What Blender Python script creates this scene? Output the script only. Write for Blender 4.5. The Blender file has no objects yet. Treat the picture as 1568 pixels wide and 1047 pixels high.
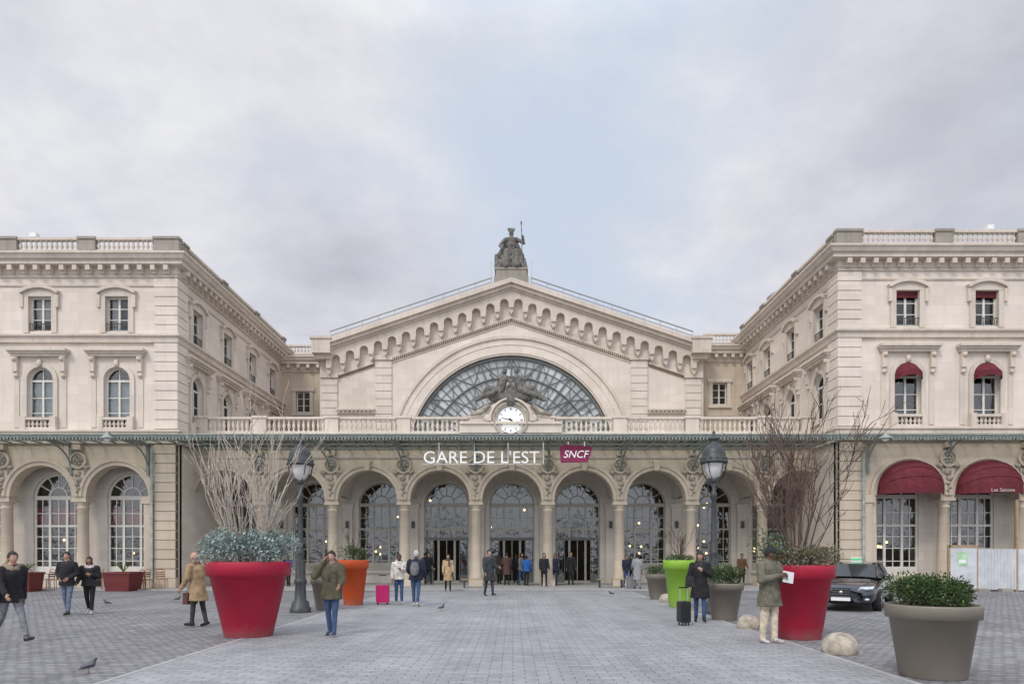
import bpy, math, random
from mathutils import Vector, Matrix, kdtree
random.seed(7)
sc=bpy.context.scene
CX,HY,F,CZ=786,848,1045.0,1.7
def X(px,Y): return (px-CX)*Y/F
def Z(py,Y): return CZ+(HY-py)*Y/F
def GY(py): return CZ*F/(py-HY)
rad=math.radians
# ---------------------------------------------------------------- materials
def newmat(name):
    m=bpy.data.materials.new(name); m.use_nodes=True
    nt=m.node_tree; b=nt.nodes['Principled BSDF']; return m,nt,b
def N(nt,t,**kw):
    n=nt.nodes.new(t)
    for k,v in kw.items(): setattr(n,k,v)
    return n
def mixcol(nt,fac,a,b,blend='MIX'):
    n=N(nt,'ShaderNodeMix',data_type='RGBA',blend_type=blend)
    for sock,val in ((n.inputs['Factor'],fac),(n.inputs[6],a),(n.inputs[7],b)):
        if isinstance(val,bpy.types.NodeSocket): nt.links.new(val,sock)
        else: sock.default_value=val if not isinstance(val,tuple) else (*val[:3],1)
    return n.outputs[2]
def noise(nt,vec,scale,detail=4,rough=.55):
    n=N(nt,'ShaderNodeTexNoise'); n.inputs['Scale'].default_value=scale
    n.inputs['Detail'].default_value=detail; n.inputs['Roughness'].default_value=rough
    if vec is not None: nt.links.new(vec,n.inputs['Vector'])
    return n.outputs['Fac']
def ramp(nt,fac,stops):
    r=N(nt,'ShaderNodeValToRGB'); e=r.color_ramp.elements
    while len(e)<len(stops): e.new(.5)
    for i,(p,c) in enumerate(stops):
        e[i].position=p; e[i].color=(c,c,c,1) if not isinstance(c,tuple) else (*c,1)
    nt.links.new(fac,r.inputs[0]); return r.outputs[0]
def mat(name,col,rough=.8,var=.15,scale=3,bump=0,bscale=30,metal=0,emit=0,coat=0):
    m,nt,b=newmat(name)
    tc=N(nt,'ShaderNodeTexCoord').outputs['Object']
    f=ramp(nt,noise(nt,tc,scale),[(.3,0.0),(.7,1.0)])
    c=mixcol(nt,f,tuple(x*(1-var) for x in col),tuple(min(1,x*(1+var)) for x in col))
    nt.links.new(c,b.inputs['Base Color'])
    b.inputs['Roughness'].default_value=rough; b.inputs['Metallic'].default_value=metal
    if coat: b.inputs['Coat Weight'].default_value=coat
    if bump:
        bp=N(nt,'ShaderNodeBump'); bp.inputs['Strength'].default_value=bump; bp.inputs['Distance'].default_value=.02
        nt.links.new(noise(nt,tc,bscale),bp.inputs['Height']); nt.links.new(bp.outputs[0],b.inputs['Normal'])
    if emit:
        b.inputs['Emission Color'].default_value=(*col,1); b.inputs['Emission Strength'].default_value=emit
        try: m.cycles.emission_sampling='NONE'
        except Exception: pass
    return m
def stone(name,col,joint=.8,var=.06,dirt=.35,bw=.95,rh=.46,bump=.25):
    m,nt,b=newmat(name)
    tc=N(nt,'ShaderNodeTexCoord').outputs['Object']
    sp=N(nt,'ShaderNodeSeparateXYZ'); nt.links.new(tc,sp.inputs[0])
    ad=N(nt,'ShaderNodeMath',operation='ADD'); nt.links.new(sp.outputs[0],ad.inputs[0]); nt.links.new(sp.outputs[1],ad.inputs[1])
    cb=N(nt,'ShaderNodeCombineXYZ'); nt.links.new(ad.outputs[0],cb.inputs[0]); nt.links.new(sp.outputs[2],cb.inputs[1])
    br=N(nt,'ShaderNodeTexBrick'); nt.links.new(cb.outputs[0],br.inputs['Vector'])
    br.inputs['Scale'].default_value=1; br.inputs['Brick Width'].default_value=bw; br.inputs['Row Height'].default_value=rh
    br.inputs['Mortar Size'].default_value=.008; br.inputs['Mortar Smooth'].default_value=.3
    br.inputs['Color1'].default_value=(*[c*(1+var) for c in col],1)
    br.inputs['Color2'].default_value=(*[c*(1-var) for c in col],1)
    br.inputs['Mortar'].default_value=(*[c*joint for c in col],1)
    big=ramp(nt,noise(nt,tc,.35,5),[(.3,(.90,.89,.88)),(.7,(1.05,1.04,1.04))])
    c=mixcol(nt,1.0,br.outputs['Color'],big,'MULTIPLY')
    mp=N(nt,'ShaderNodeMapping'); mp.inputs['Scale'].default_value=(2.2,2.2,.22); nt.links.new(tc,mp.inputs[0])
    st=ramp(nt,noise(nt,mp.outputs[0],1.6,6,.65),[(.46,0.0),(.8,1.0)])
    fm=N(nt,'ShaderNodeMath',operation='MULTIPLY'); fm.inputs[1].default_value=dirt; nt.links.new(st,fm.inputs[0])
    c=mixcol(nt,fm.outputs[0],c,(col[0]*.5,col[1]*.48,col[2]*.45))
    nt.links.new(c,b.inputs['Base Color']); b.inputs['Roughness'].default_value=.88
    bp=N(nt,'ShaderNodeBump'); bp.inputs['Strength'].default_value=bump; bp.inputs['Distance'].default_value=.02
    nt.links.new(noise(nt,tc,14,6,.7),bp.inputs['Height']); nt.links.new(bp.outputs[0],b.inputs['Normal'])
    return m
M_ST=stone('limestone',(.70,.63,.55),dirt=.2,joint=.86)
M_TR=stone('limestone_trim',(.63,.56,.48),joint=.9,dirt=.45,bw=1.4,rh=.8)
M_DK=stone('weathered_stone',(.33,.30,.26),joint=.85,dirt=.6,bw=1.4,rh=.9,bump=.5)
M_AR=stone('arcade_stone',(.555,.475,.375),dirt=.4)
M_CARV=mat('carved_stone',(.38,.33,.265),.9,.4,6,.8,22)
M_GAL=stone('gallery_plaster',(.60,.55,.485),dirt=.2,bump=.1)
M_BRK=mat('brick_band',(.22,.15,.10),.9,.3,8)
M_STAT=mat('statue_stone',(.15,.14,.125),.9,.5,5,.8,25)
M_ZINC=mat('zinc_roof',(.28,.30,.32),.5,.12,1.5,metal=.3)
M_FRW=mat('window_frame_cream',(.66,.63,.57),.5,.08,4)
M_FRD=mat('window_frame_dark',(.13,.135,.13),.5,.15,4)
M_FRT=mat('window_frame_taupe',(.40,.37,.31),.5,.1,4)
M_GREEN=mat('green_steel',(.20,.225,.205),.5,.2,5)
M_GREENL=mat('green_steel_pale',(.27,.31,.28),.55,.3,5)
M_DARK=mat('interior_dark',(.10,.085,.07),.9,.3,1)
M_FLOORIN=mat('interior_floor',(.2,.17,.14),.4,.2,2)
M_CURT=mat('curtain_white',(.55,.55,.55),.9,.1,4)
M_CRED=mat('crimson_fabric',(.42,.012,.04),.8,.15,5)
M_AWN=mat('awning_maroon',(.12,.011,.02),.8,.35,5,.2,10)
M_WARM=mat('warm_lamp',(1,.62,.28),.5,0,1,emit=6)
M_RAIL=mat('rail_steel',(.42,.43,.44),.5,.1,4,metal=.2)
M_WHITE=mat('white_paint',(.78,.78,.77),.5,.05,3)
M_BLACK=mat('black_paint',(.012,.012,.013),.4,.2,3)
M_IRON=mat('cast_iron',(.045,.05,.052),.45,.3,8,.2,30)
def glassmat(name,tint,refl=.35):
    m,nt,b=newmat(name); out=nt.nodes['Material Output']
    g=N(nt,'ShaderNodeBsdfGlossy'); g.inputs['Roughness'].default_value=.04; g.inputs['Color'].default_value=(.92,.92,.92,1)
    t=N(nt,'ShaderNodeBsdfTransparent'); t.inputs['Color'].default_value=(*tint,1)
    lw=N(nt,'ShaderNodeLayerWeight'); lw.inputs[0].default_value=refl
    tc=N(nt,'ShaderNodeTexCoord').outputs['Object']
    bp=N(nt,'ShaderNodeBump'); bp.inputs['Strength'].default_value=.35; bp.inputs['Distance'].default_value=.08
    nt.links.new(noise(nt,tc,1.6,3),bp.inputs['Height']); nt.links.new(bp.outputs[0],g.inputs['Normal'])
    ad=N(nt,'ShaderNodeMath',operation='MAXIMUM'); ad.inputs[1].default_value=refl*.5; nt.links.new(lw.outputs['Fresnel'],ad.inputs[0])
    mx=N(nt,'ShaderNodeMixShader'); nt.links.new(ad.outputs[0],mx.inputs[0]); nt.links.new(t.outputs[0],mx.inputs[1]); nt.links.new(g.outputs[0],mx.inputs[2])
    nt.links.new(mx.outputs[0],out.inputs[0]); return m
M_GL=glassmat('window_glass',(.75,.78,.78),.17)
M_GLC=glassmat('canopy_glass',(.88,.91,.89),.15)
def lunmat():
    m,nt,b=newmat('lunette_glass')
    tc=N(nt,'ShaderNodeTexCoord').outputs['Object']
    vo=N(nt,'ShaderNodeTexVoronoi'); vo.inputs['Scale'].default_value=1.1; nt.links.new(tc,vo.inputs['Vector'])
    sx=N(nt,'ShaderNodeSeparateXYZ'); nt.links.new(vo.outputs['Color'],sx.inputs[0])
    c=mixcol(nt,sx.outputs[0],(.27,.285,.285),(.60,.62,.61)); nt.links.new(c,b.inputs['Base Color'])
    b.inputs['Roughness'].default_value=.2; b.inputs['Specular IOR Level'].default_value=.6
    return m
M_LUN=lunmat()
# ---------------------------------------------------------------- geometry helpers
def empty(name,loc=(0,0,0)):
    e=bpy.data.objects.new(name,None); sc.collection.objects.link(e); e.empty_display_size=.3; e.location=loc; return e
class Part:
    def __init__(s,name,parent=None):
        s.name=name; s.parent=parent; s.v=[]; s.f=[]; s.m=[]; s.sm=[]; s.mats=[]
    def mi(s,m):
        if m not in s.mats: s.mats.append(m)
        return s.mats.index(m)
    def add(s,vs,fs,m,M=None,smooth=False):
        o=len(s.v); k=s.mi(m)
        for v in vs:
            v=Vector(v); s.v.append(tuple(M@v) if M else tuple(v))
        for f in fs:
            s.f.append([i+o for i in f]); s.m.append(k); s.sm.append(smooth)
    def box(s,m,a0,a1,b0,b1,c0,c1,M=None):
        vs=[(a,b,c) for a in (a0,a1) for b in (b0,b1) for c in (c0,c1)]
        s.add(vs,[(0,1,3,2),(4,6,7,5),(0,4,5,1),(2,3,7,6),(0,2,6,4),(1,5,7,3)],m,M)
    def prism(s,m,poly,w0,w1,M=None):
        n=len(poly); vs=[(u,v,w0) for u,v in poly]+[(u,v,w1) for u,v in poly]
        fs=[list(range(n))[::-1],list(range(n,2*n))]+[(i,(i+1)%n,n+(i+1)%n,n+i) for i in range(n)]
        s.add(vs,fs,m,M)
    def plate(s,m,outer,holes,w0,w1,M=None):
        cu=bpy.data.curves.new('tmp','CURVE'); cu.dimensions='2D'; cu.fill_mode='BOTH'; cu.extrude=(w1-w0)/2
        for poly in [outer]+holes:
            sp=cu.splines.new('POLY'); sp.points.add(len(poly)-1)
            for i,(a,b) in enumerate(poly): sp.points[i].co=(a,b,0,1)
            sp.use_cyclic_u=True
        ob=bpy.data.objects.new('tmp',cu); me=bpy.data.meshes.new_from_object(ob)
        mid=(w0+w1)/2
        s.add([(v.co.x,v.co.y,v.co.z+mid) for v in me.vertices],[list(p.vertices) for p in me.polygons],m,M)
        bpy.data.objects.remove(ob); bpy.data.curves.remove(cu); bpy.data.meshes.remove(me)
    def lathe(s,m,prof,c,seg=16,smooth=True,M=None,cap=True):
        vs=[];fs=[]
        for r,z in prof:
            for i in range(seg):
                a=2*math.pi*i/seg; vs.append((c[0]+r*math.cos(a),c[1]+r*math.sin(a),c[2]+z))
        for j in range(len(prof)-1):
            for i in range(seg):
                k=(i+1)%seg; fs.append((j*seg+i,j*seg+k,(j+1)*seg+k,(j+1)*seg+i))
        s.add(vs,fs,m,M,smooth)
        if cap:
            for j in (0,len(prof)-1): s.add(vs[j*seg:(j+1)*seg],[list(range(seg))],m,M)
    def tube(s,m,pts,rads,seg=6,smooth=True):
        pts=[Vector(p) for p in pts]; vs=[];fs=[]
        if not hasattr(rads,'__len__'): rads=[rads]*len(pts)
        for i,p in enumerate(pts):
            d=(pts[min(i+1,len(pts)-1)]-pts[max(i-1,0)]).normalized()
            a=d.cross(Vector((0,0,1)) if abs(d.z)<.9 else Vector((1,0,0))).normalized(); b=d.cross(a)
            for k in range(seg):
                t=2*math.pi*k/seg; vs.append(p+(a*math.cos(t)+b*math.sin(t))*rads[i])
        for j in range(len(pts)-1):
            for i in range(seg):
                k=(i+1)%seg; fs.append((j*seg+i,j*seg+k,(j+1)*seg+k,(j+1)*seg+i))
        fs.append(list(range(seg))); fs.append(list(range((len(pts)-1)*seg,len(pts)*seg)))
        s.add(vs,fs,m,None,smooth)
    def ball(s,m,c,r,seg=12,M=None,basis=None):
        if not hasattr(r,'__len__'): r=(r,r,r)
        vs=[];fs=[];rn=max(4,seg//2+1)
        for j in range(rn+1):
            ph=math.pi*j/rn
            for i in range(seg):
                t=2*math.pi*i/seg
                q=Vector((r[0]*math.sin(ph)*math.cos(t),r[1]*math.sin(ph)*math.sin(t),r[2]*math.cos(ph)))
                if basis: q=basis@q
                vs.append(Vector(c)+q)
        for j in range(rn):
            for i in range(seg):
                k=(i+1)%seg; fs.append((j*seg+i,j*seg+k,(j+1)*seg+k,(j+1)*seg+i))
        s.add(vs,fs,m,M,True)
    def sweep(s,m,path,prof):
        n=len(path); q=len(prof); vs=[];fs=[]
        ns=[]
        for i in range(n-1):
            d=Vector((path[i+1][0]-path[i][0],path[i+1][1]-path[i][1])).normalized(); ns.append(Vector((d.y,-d.x)))
        for i in range(n):
            if i==0: o=ns[0]
            elif i==n-1: o=ns[-1]
            else:
                o=(ns[i-1]+ns[i]); o=o/(o.length_squared/2)
            for (a,z) in prof: vs.append((path[i][0]+o.x*a,path[i][1]+o.y*a,z))
        for i in range(n-1):
            for j in range(q):
                k=(j+1)%q; fs.append((i*q+j,i*q+k,(i+1)*q+k,(i+1)*q+j))
        fs.append(list(range(q))); fs.append(list(range((n-1)*q,n*q)))
        s.add(vs,fs,m)
    def build(s):
        if not s.v: return None
        me=bpy.data.meshes.new(s.name); me.from_pydata(s.v,[],s.f)
        for m in s.mats: me.materials.append(m)
        me.polygons.foreach_set('material_index',s.m); me.polygons.foreach_set('use_smooth',s.sm)
        me.update()
        ob=bpy.data.objects.new(s.name,me); sc.collection.objects.link(ob)
        if s.parent: ob.parent=s.parent; ob.matrix_parent_inverse=Matrix.Translation(s.parent.location).inverted()
        return ob
def FR(Y): return Matrix(((1,0,0,0),(0,0,-1,Y),(0,1,0,0),(0,0,0,1)))
def LS(x): return Matrix(((0,0,1,x),(1,0,0,0),(0,1,0,0),(0,0,0,1)))
def RS(x): return Matrix(((0,0,-1,x),(-1,0,0,0),(0,1,0,0),(0,0,0,1)))
def arc(cx,cz,R,a0,a1,n=20): return [(cx+R*math.cos(rad(a0+(a1-a0)*i/n)),cz+R*math.sin(rad(a0+(a1-a0)*i/n))) for i in range(n+1)]
def archpoly(uc,R,z0,zs,n=20): return [(uc-R,z0),(uc+R,z0)]+arc(uc,zs,R,0,180,n)
def ringpoly(uc,zc,R0,R1,a0=0,a1=180,n=24): return arc(uc,zc,R1,a0,a1,n)+arc(uc,zc,R0,a1,a0,n)

# ---------------------------------------------------------------- STATION
ST=empty('train_station')
walls=Part('walls',ST); trim=Part('stone_trim',ST); corn=Part('cornices',ST); quo=Part('quoins',ST)
bal=Part('balustrades',ST); wfr=Part('window_frames',ST); wgl=Part('window_glass',ST); orn=Part('carved_ornament',ST)
arcd=Part('arcade',ST); cols=Part('columns',ST); intr=Part('interior',ST); roof=Part('roofs',ST); doors=Part('doors',ST)
gal=Part('gallery',ST); lun=Part('lunette_window',ST); pipes=Part('downpipes',ST)
BALP=[(.075,0),(.075,.05),(.045,.07),(.04,.12),(.08,.22),(.085,.30),(.05,.42),(.04,.5),(.065,.53),(.065,.6)]
def balustrade(M,u0,u1,v0,h,w=-.12,mt=None,step=.25):
    mt=mt or M_TR
    bal.box(mt,u0,u1,v0,v0+.12,w-.13,w+.13,M); bal.box(mt,u0,u1,v0+h-.12,v0+h,w-.14,w+.14,M)
    n=max(1,int((u1-u0)/step)); k=(h-.24)/.6
    for i in range(n):
        u=u0+(i+.5)*(u1-u0)/n
        bal.lathe(mt,[(r,z*k) for r,z in BALP],(0,0,0),8,True,M@Matrix.Translation((u,v0+.12,w))@Matrix.Rotation(-math.pi/2,4,'X'),False)
def quoins(M,u0,u1,v0,v1,p0=.05,p1=.13,h=.46,mt=None):
    mt=mt or M_ST
    quo.box(mt,u0+.03,u1-.03,v0,v1,-.145,p0,M)
    n=round((v1-v0)/h); hh=(v1-v0)/n
    for i in range(n): quo.box(mt,u0,u1,v0+i*hh+.022,v0+(i+1)*hh-.022,-.15,p1,M)
def rectwin(M,uc,z0,z1,w,curt=0):
    h=w/2; t=.07
    wfr.box(M_FRW,uc-h,uc-h+t,z0,z1,-.26,-.18,M); wfr.box(M_FRW,uc+h-t,uc+h,z0,z1,-.26,-.18,M)
    wfr.box(M_FRW,uc-.05,uc+.05,z0+.07,z1-.07,-.262,-.17,M)
    wfr.box(M_FRW,uc-h+t,uc+h-t,z1-t,z1,-.258,-.182,M); wfr.box(M_FRW,uc-h+t,uc+h-t,z0,z0+t+.05,-.258,-.182,M)
    for f in (.36,.68): wfr.box(M_FRW,uc-h+t,uc+h-t,z0+(z1-z0)*f-.02,z0+(z1-z0)*f+.02,-.25,-.19,M)
    wgl.add([(uc-h,z0,-.23),(uc+h,z0,-.23),(uc+h,z1,-.23),(uc-h,z1,-.23)],[(0,1,2,3)],M_GL,M)
    if curt==1:
        for s in (-1,1): intr.box(M_CURT,uc+s*h*.95 if s<0 else uc+h*.45,uc-h*.45 if s<0 else uc+h*.95,z0,z1,-.5,-.48,M)
    elif curt==2: intr.box(M_CURT,uc-h,uc+h,z0+(z1-z0)*.45,z1,-.5,-.48,M)
def upperwin(M,uc,curt=0):
    rectwin(M,uc,12.78,14.5,1.14,curt)
    for s in (-1,1):
        trim.box(M_TR,uc+s*.57-(.26 if s<0 else 0),uc+s*.57+(.26 if s>0 else 0),12.7,14.5,-.01,.09,M)
    trim.prism(M_TR,[(uc-.84,14.5),(uc+.84,14.5)]+arc(uc,13.25,1.64,60,120,10),-.01,.10,M)
    trim.prism(M_TR,ringpoly(uc,13.25,1.64,1.80,56,124,12),-.01,.24,M)
    for s in (-1,1): trim.box(M_TR,uc+s*.88-.08,uc+s*.88+.08,13.95,14.58,-.012,.16,M)
    for k in range(9): bal.box(M_IRON,uc-.52+k*.13-.01,uc-.52+k*.13+.01,12.8,13.15,.0,.02,M)
    bal.box(M_IRON,uc-.57,uc+.57,13.15,13.18,-.01,.03,M)
def lowerwin(M,uc,curt=0):
    R=.65; zs=10.35
    t=.08
    wfr.plate(M_FRW,archpoly(uc,R,7.95,zs),[archpoly(uc,R-t,8.05,zs)],-.26,-.18,M)
    wfr.box(M_FRW,uc-.045,uc+.045,8.05,zs,-.262,-.17,M); wfr.box(M_FRW,uc-R+t,uc+R-t,zs-.05,zs+.05,-.264,-.168,M)
    wfr.box(M_FRW,uc-.02,uc+.02,zs+.05,zs+R-t,-.25,-.19,M)
    for f in (8.75,9.5): wfr.box(M_FRW,uc-R+t,uc+R-t,f-.02,f+.02,-.25,-.19,M)
    wgl.prism(M_GL,archpoly(uc,R-.01,7.95,zs),-.232,-.228,M)
    if curt: intr.box(M_CURT,uc-R,uc+R,8.9 if curt==1 else 8.45,zs-.05,-.36,-.34,M)
    trim.prism(M_TR,ringpoly(uc,zs,R,R+.22),-.01,.09,M)
    for s in (-1,1):
        a,b=(uc-R-.22,uc-R) if s<0 else (uc+R,uc+R+.22)
        trim.box(M_TR,a,b,7.95,zs,-.01,.085,M)
        a,b=(uc-1.3,uc-1.05) if s<0 else (uc+1.05,uc+1.3)
        trim.box(M_TR,a,b,8.0,11.45,-.01,.05,M)
        c=(a+b)/2
        trim.box(M_TR,c-.12,c+.12,10.75,11.5,.05,.22,M); trim.box(M_TR,c-.10,c+.10,10.5,10.75,.05,.14,M)
        orn.ball(M_TR,(c,11.35,.24),(.12,.13,.11),8,M)
        orn.ball(M_TR,(c,10.55,.12),(.10,.1,.09),8,M)
    orn.ball(M_TR,(uc,zs+R+.17,.12),(.14,.2,.1),8,M)
    trim.box(M_TR,uc-1.35,uc+1.35,11.5,11.62,-.01,.24,M)
    trim.box(M_TR,uc-1.42,uc+1.42,11.62,11.72,-.01,.34,M); trim.box(M_TR,uc-1.48,uc+1.48,11.72,11.85,-.01,.44,M)
    balustrade(M,uc-.62,uc+.62,7.85,.62,.1,M_TR,.2)
    for s in (-1,1): bal.box(M_TR,uc+s*.75-.14,uc+s*.75+.14,7.84,8.52,0.02,.26,M)
CORN=[(-.02,15.45),(.08,15.45),(.08,15.55),(.14,15.62),(.14,15.92),(.5,15.95),(.5,16.12),(.62,16.18),(.70,16.35),(.76,16.38),(.76,16.48),(-.02,16.55)]
PAR=[(-.3,16.5),(.32,16.5),(.32,16.62),(.22,16.68),(-.3,16.68)]
def modillions(M,u0,u1,step=.62):
    n=int((u1-u0)/step)
    for i in range(n):
        u=u0+(i+.5)*(u1-u0)/n
        corn.box(M_TR,u-.11,u+.11,15.68,15.935,.13,.46,M)
        corn.box(M_TR,u-.10,u+.10,15.58,15.68,.12,.28,M)
def parapet(M,u0,u1,posts):
    ps=sorted(posts)
    for c,h in ps:
        bal.box(M_DK,c-h,c+h,16.68,17.33,-.18,.12,M); bal.box(M_DK,c-h-.04,c+h+.04,17.33,17.45,-.24,.18,M)
    for (a,ha),(b,hb) in zip(ps[:-1],ps[1:]): balustrade(M,a+ha,b-hb,16.68,.74,-.03,M_TR,.24)
def column(x,y,zs,mt=None):
    mt=mt or M_AR
    cols.box(mt,x-.37,x+.37,y-.37,y+.37,0,.35)
    cols.lathe(mt,[(.36,.35),(.37,.42),(.33,.5),(.34,.56),(.29,.62),(.285,1.5),(.255,3.95),(.29,3.98),(.29,4.04),(.26,4.06),(.26,4.12),(.34,4.3)],(x,y,0),20)
    cols.box(mt,x-.38,x+.38,y-.38,y+.38,4.3,4.42); cols.box(mt,x-.33,x+.33,y-.33,y+.33,4.42,4.559)
def spandrel(M,u):
    orn.prism(M_CARV,arc(u,6.35,.33,0,360,16)[:-1],-.01,.12,M)
    orn.prism(M_AR,ringpoly(u,6.35,.33,.42,0,359.9,24),-.01,.17,M)
    for a in range(0,360,60): orn.ball(M_CARV,(u+.17*math.cos(rad(a)),6.35+.17*math.sin(rad(a)),.13),.09,6,M)
    orn.ball(M_CARV,(u,6.35,.15),.11,8,M)
    orn.prism(M_AR,[(u-.2,4.56),(u+.2,4.56),(u+.3,5.85),(u-.3,5.85)],-.01,.1,M)
    for k,(z,r) in enumerate(((5.7,.2),(5.4,.17),(5.15,.13),(4.95,.1),(4.8,.07))): orn.ball(M_CARV,(u+(.05 if k%2 else -.05),z,.12),(r,r*.9,.11),8,M)
    for s in (-1,1): orn.ball(M_CARV,(u+s*.42,6.0,.1),(.16,.12,.1),8,M)
    orn.box(M_AR,u-.22,u+.22,6.86,7.12,-.01,.3,M)
def archwindow(M,uc,R,z0,zs,fm,red=False,lamps=False,door=False):
    t=.09
    wfr.plate(fm,archpoly(uc,R,z0,zs),[archpoly(uc,R-t,z0+.12,zs)],-.2,-.1,M)
    wfr.box(fm,uc-R+t,uc+R-t,zs-.1,zs+.1,-.202,-.07,M)
    wfr.plate(fm,ringpoly(uc,zs+.1,.40,.48,0,180,14),[],-.19,-.11,M)
    for a in (30,60,90,120,150):
        p=[(uc+math.cos(rad(a))*r,zs+.1+math.sin(rad(a))*r) for r in (.48,R-.14)]
        n=(-math.sin(rad(a))*.028,math.cos(rad(a))*.028)
        wfr.prism(fm,[(p[0][0]+n[0],p[0][1]+n[1]),(p[1][0]+n[0],p[1][1]+n[1]),(p[1][0]-n[0],p[1][1]-n[1]),(p[0][0]-n[0],p[0][1]-n[1])],-.18,-.12,M)
    for d in (-.36,.36): wfr.box(fm,uc+d*R*1.0-.06,uc+d*R+.06,z0+.1,zs-.1,-.204,-.09,M)
    wfr.box(fm,uc-R+t,uc+R-t,3.1,3.2,-.19,-.1,M)
    for d in (-.68,0,.68): wfr.box(fm,uc+d*R-.02,uc+d*R+.02,z0+.1,zs-.1,-.18,-.12,M)
    for z in ((1.35,2.0,2.6,3.8) if not door else (2.6,3.8)): wfr.box(fm,uc-R+t,uc+R-t,z-.02,z+.02,-.179,-.121,M)
    if not door: wfr.box(fm,uc-R+t,uc+R-t,z0+.1,z0+.45,-.185,-.105,M)
    if door: wgl.prism(M_GL,archpoly(uc,R-.01,2.68,zs),-.152,-.148,M)
    else: wgl.prism(M_GL,archpoly(uc,R-.01,z0+.01,zs),-.152,-.148,M)
    if red:
        for k in range(3): intr.box(M_CRED,uc-R+k*R*.68+.04,uc-R+(k+1)*R*.68-.06,3.25,4.05,-.24,-.215,M)
    if lamps:
        for k in range(3):
            intr.ball(M_WARM,(uc+random.uniform(-.9,.9),random.uniform(1.7,2.6),-1.2-random.random()*2),.07,8,M)
    gal.prism(M_GAL,ringpoly(uc,zs,R,R+.16),-.01,.06,M)
def wing(side):
    if side=='L':
        Yf,xc,Yb=34.0,-16.79,50.0; path=[(-36,Yf),(xc,Yf),(xc,Yb)]; M1=FR(Yf); M2=LS(xc)
        u0,u1=-36,xc; wins=[-19.72-3.82*i for i in range(5)]; arch=[-19.7-3.82*i for i in range(5)]; s0,s1=Yf,Yb
        sw=[36.2,40.0,43.8,47.4]; corner=(xc-1.05,xc)
    else:
        Yf,xc,Yb=33.2,15.85,47.3; path=[(xc,Yb),(xc,Yf),(36,Yf)]; M1=FR(Yf); M2=RS(xc)
        u0,u1=xc,36; wins=[19.16+3.84*i for i in range(5)]; arch=[19.2+3.8*i for i in range(5)]; s0,s1=-Yb,-Yf
        sw=[-35.3,-38.9,-42.5,-45.6]; corner=(xc,xc+1.05)
    inside=[w for w in wins if u0+1<w<u1-1]
    holes=[[(w-.57,12.78),(w+.57,12.78),(w+.57,14.5),(w-.57,14.5)] for w in inside]+[archpoly(w,.65,7.95,10.35) for w in inside]
    walls.plate(M_ST,[(u0,7.2),(u1,7.2),(u1,16.4),(u0,16.4)],holes,-.35,0,M1)
    shol=[[(w-.57,12.78),(w+.57,12.78),(w+.57,14.5),(w-.57,14.5)] for w in sw]+[archpoly(w,.65,7.95,10.35) for w in sw]
    if side=='L': a,b=s0+.352,s1
    else: a,b=s0,s1-.352
    walls.plate(M_ST,[(a,0),(b,0),(b,16.4),(a,16.4)],shol,-.35,0,M2)
    for i,w in enumerate(inside): upperwin(M1,w,(i+1)%3 if side=='L' else 0); lowerwin(M1,w,2 if side=='L' else 0)
    for i,w in enumerate(sw): upperwin(M2,w,(i+1)%3); lowerwin(M2,w,i%2)
    R=1.55; zs=4.56; ar=sorted([a for a in arch if u0+R<a<u1-R])
    poly=[(u0,7.2),(u0,0 if side=='R' else zs)]
    for i,c in enumerate(ar):
        if side=='R' and i==0: poly+=[(c-R,0),(c-R,zs)]
        else: poly+=[(c-R,zs)]
        poly+=arc(c,zs,R,180,0,20)[1:]
    if side=='L': poly+=[(ar[-1]+R,0),(u1,0),(u1,7.2)]
    else: poly+=[(u1,zs),(u1,7.2)]
    arcd.plate(M_AR,poly,[],-.55,0.0,M1)
    for i,c in enumerate(ar):
        arcd.prism(M_AR,ringpoly(c,zs,R,R+.2),-.01,.07,M1); arcd.prism(M_AR,ringpoly(c,zs,R+.2,R+.34),-.01,.14,M1)
    for i in range(len(ar)-1):
        b=(ar[i]+ar[i+1])/2; column(b,Yf+.28,zs); spandrel(M1,b)
    quoins(M1,corner[0],corner[1],0.5,7.15,.05,.12,.46,M_AR)
    quo.box(M_AR,corner[0]-.05,corner[1]+.05,0,.5,-.1,.18,M1)
    pc=(xc-1.35) if side=='L' else (xc+1.35)
    cols.box(M_AR,pc-.27,pc+.27,0,.45,-.01,.22,M1); cols.box(M_AR,pc-.2,pc+.2,.45,4.2,-.01,.14,M1); cols.box(M_AR,pc-.27,pc+.27,4.2,4.56,-.01,.2,M1)
    if side=='L': fq=(corner[0],xc+.11); q=(s0+.153,s0+1.0)
    else: fq=(xc-.11,corner[1]); q=(s1-1.0,s1-.153)
    for (za,zb) in ((7.9,12.2),(12.62,15.4)):
        quoins(M1,fq[0],fq[1],za,zb,.04,.11); quoins(M2,q[0],q[1],za,zb,.038,.107)
    corn.sweep(M_TR,path,[(-.02,7.2),(.12,7.2),(.12,7.5),(.2,7.55),(.2,7.72),(.3,7.76),(.3,7.84),(-.02,7.86)])
    corn.sweep(M_TR,path,[(-.02,12.2),(.14,12.2),(.16,12.42),(.28,12.5),(.28,12.6),(-.02,12.66)])
    corn.sweep(M_TR,path,[(-.02,15.0),(.05,15.0),(.08,15.06),(-.02,15.08)])
    corn.sweep(M_TR,path,CORN); corn.sweep(M_DK,path,PAR)
    modillions(M1,u0,u1); modillions(M2,s0+.1,s1-.1)
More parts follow.
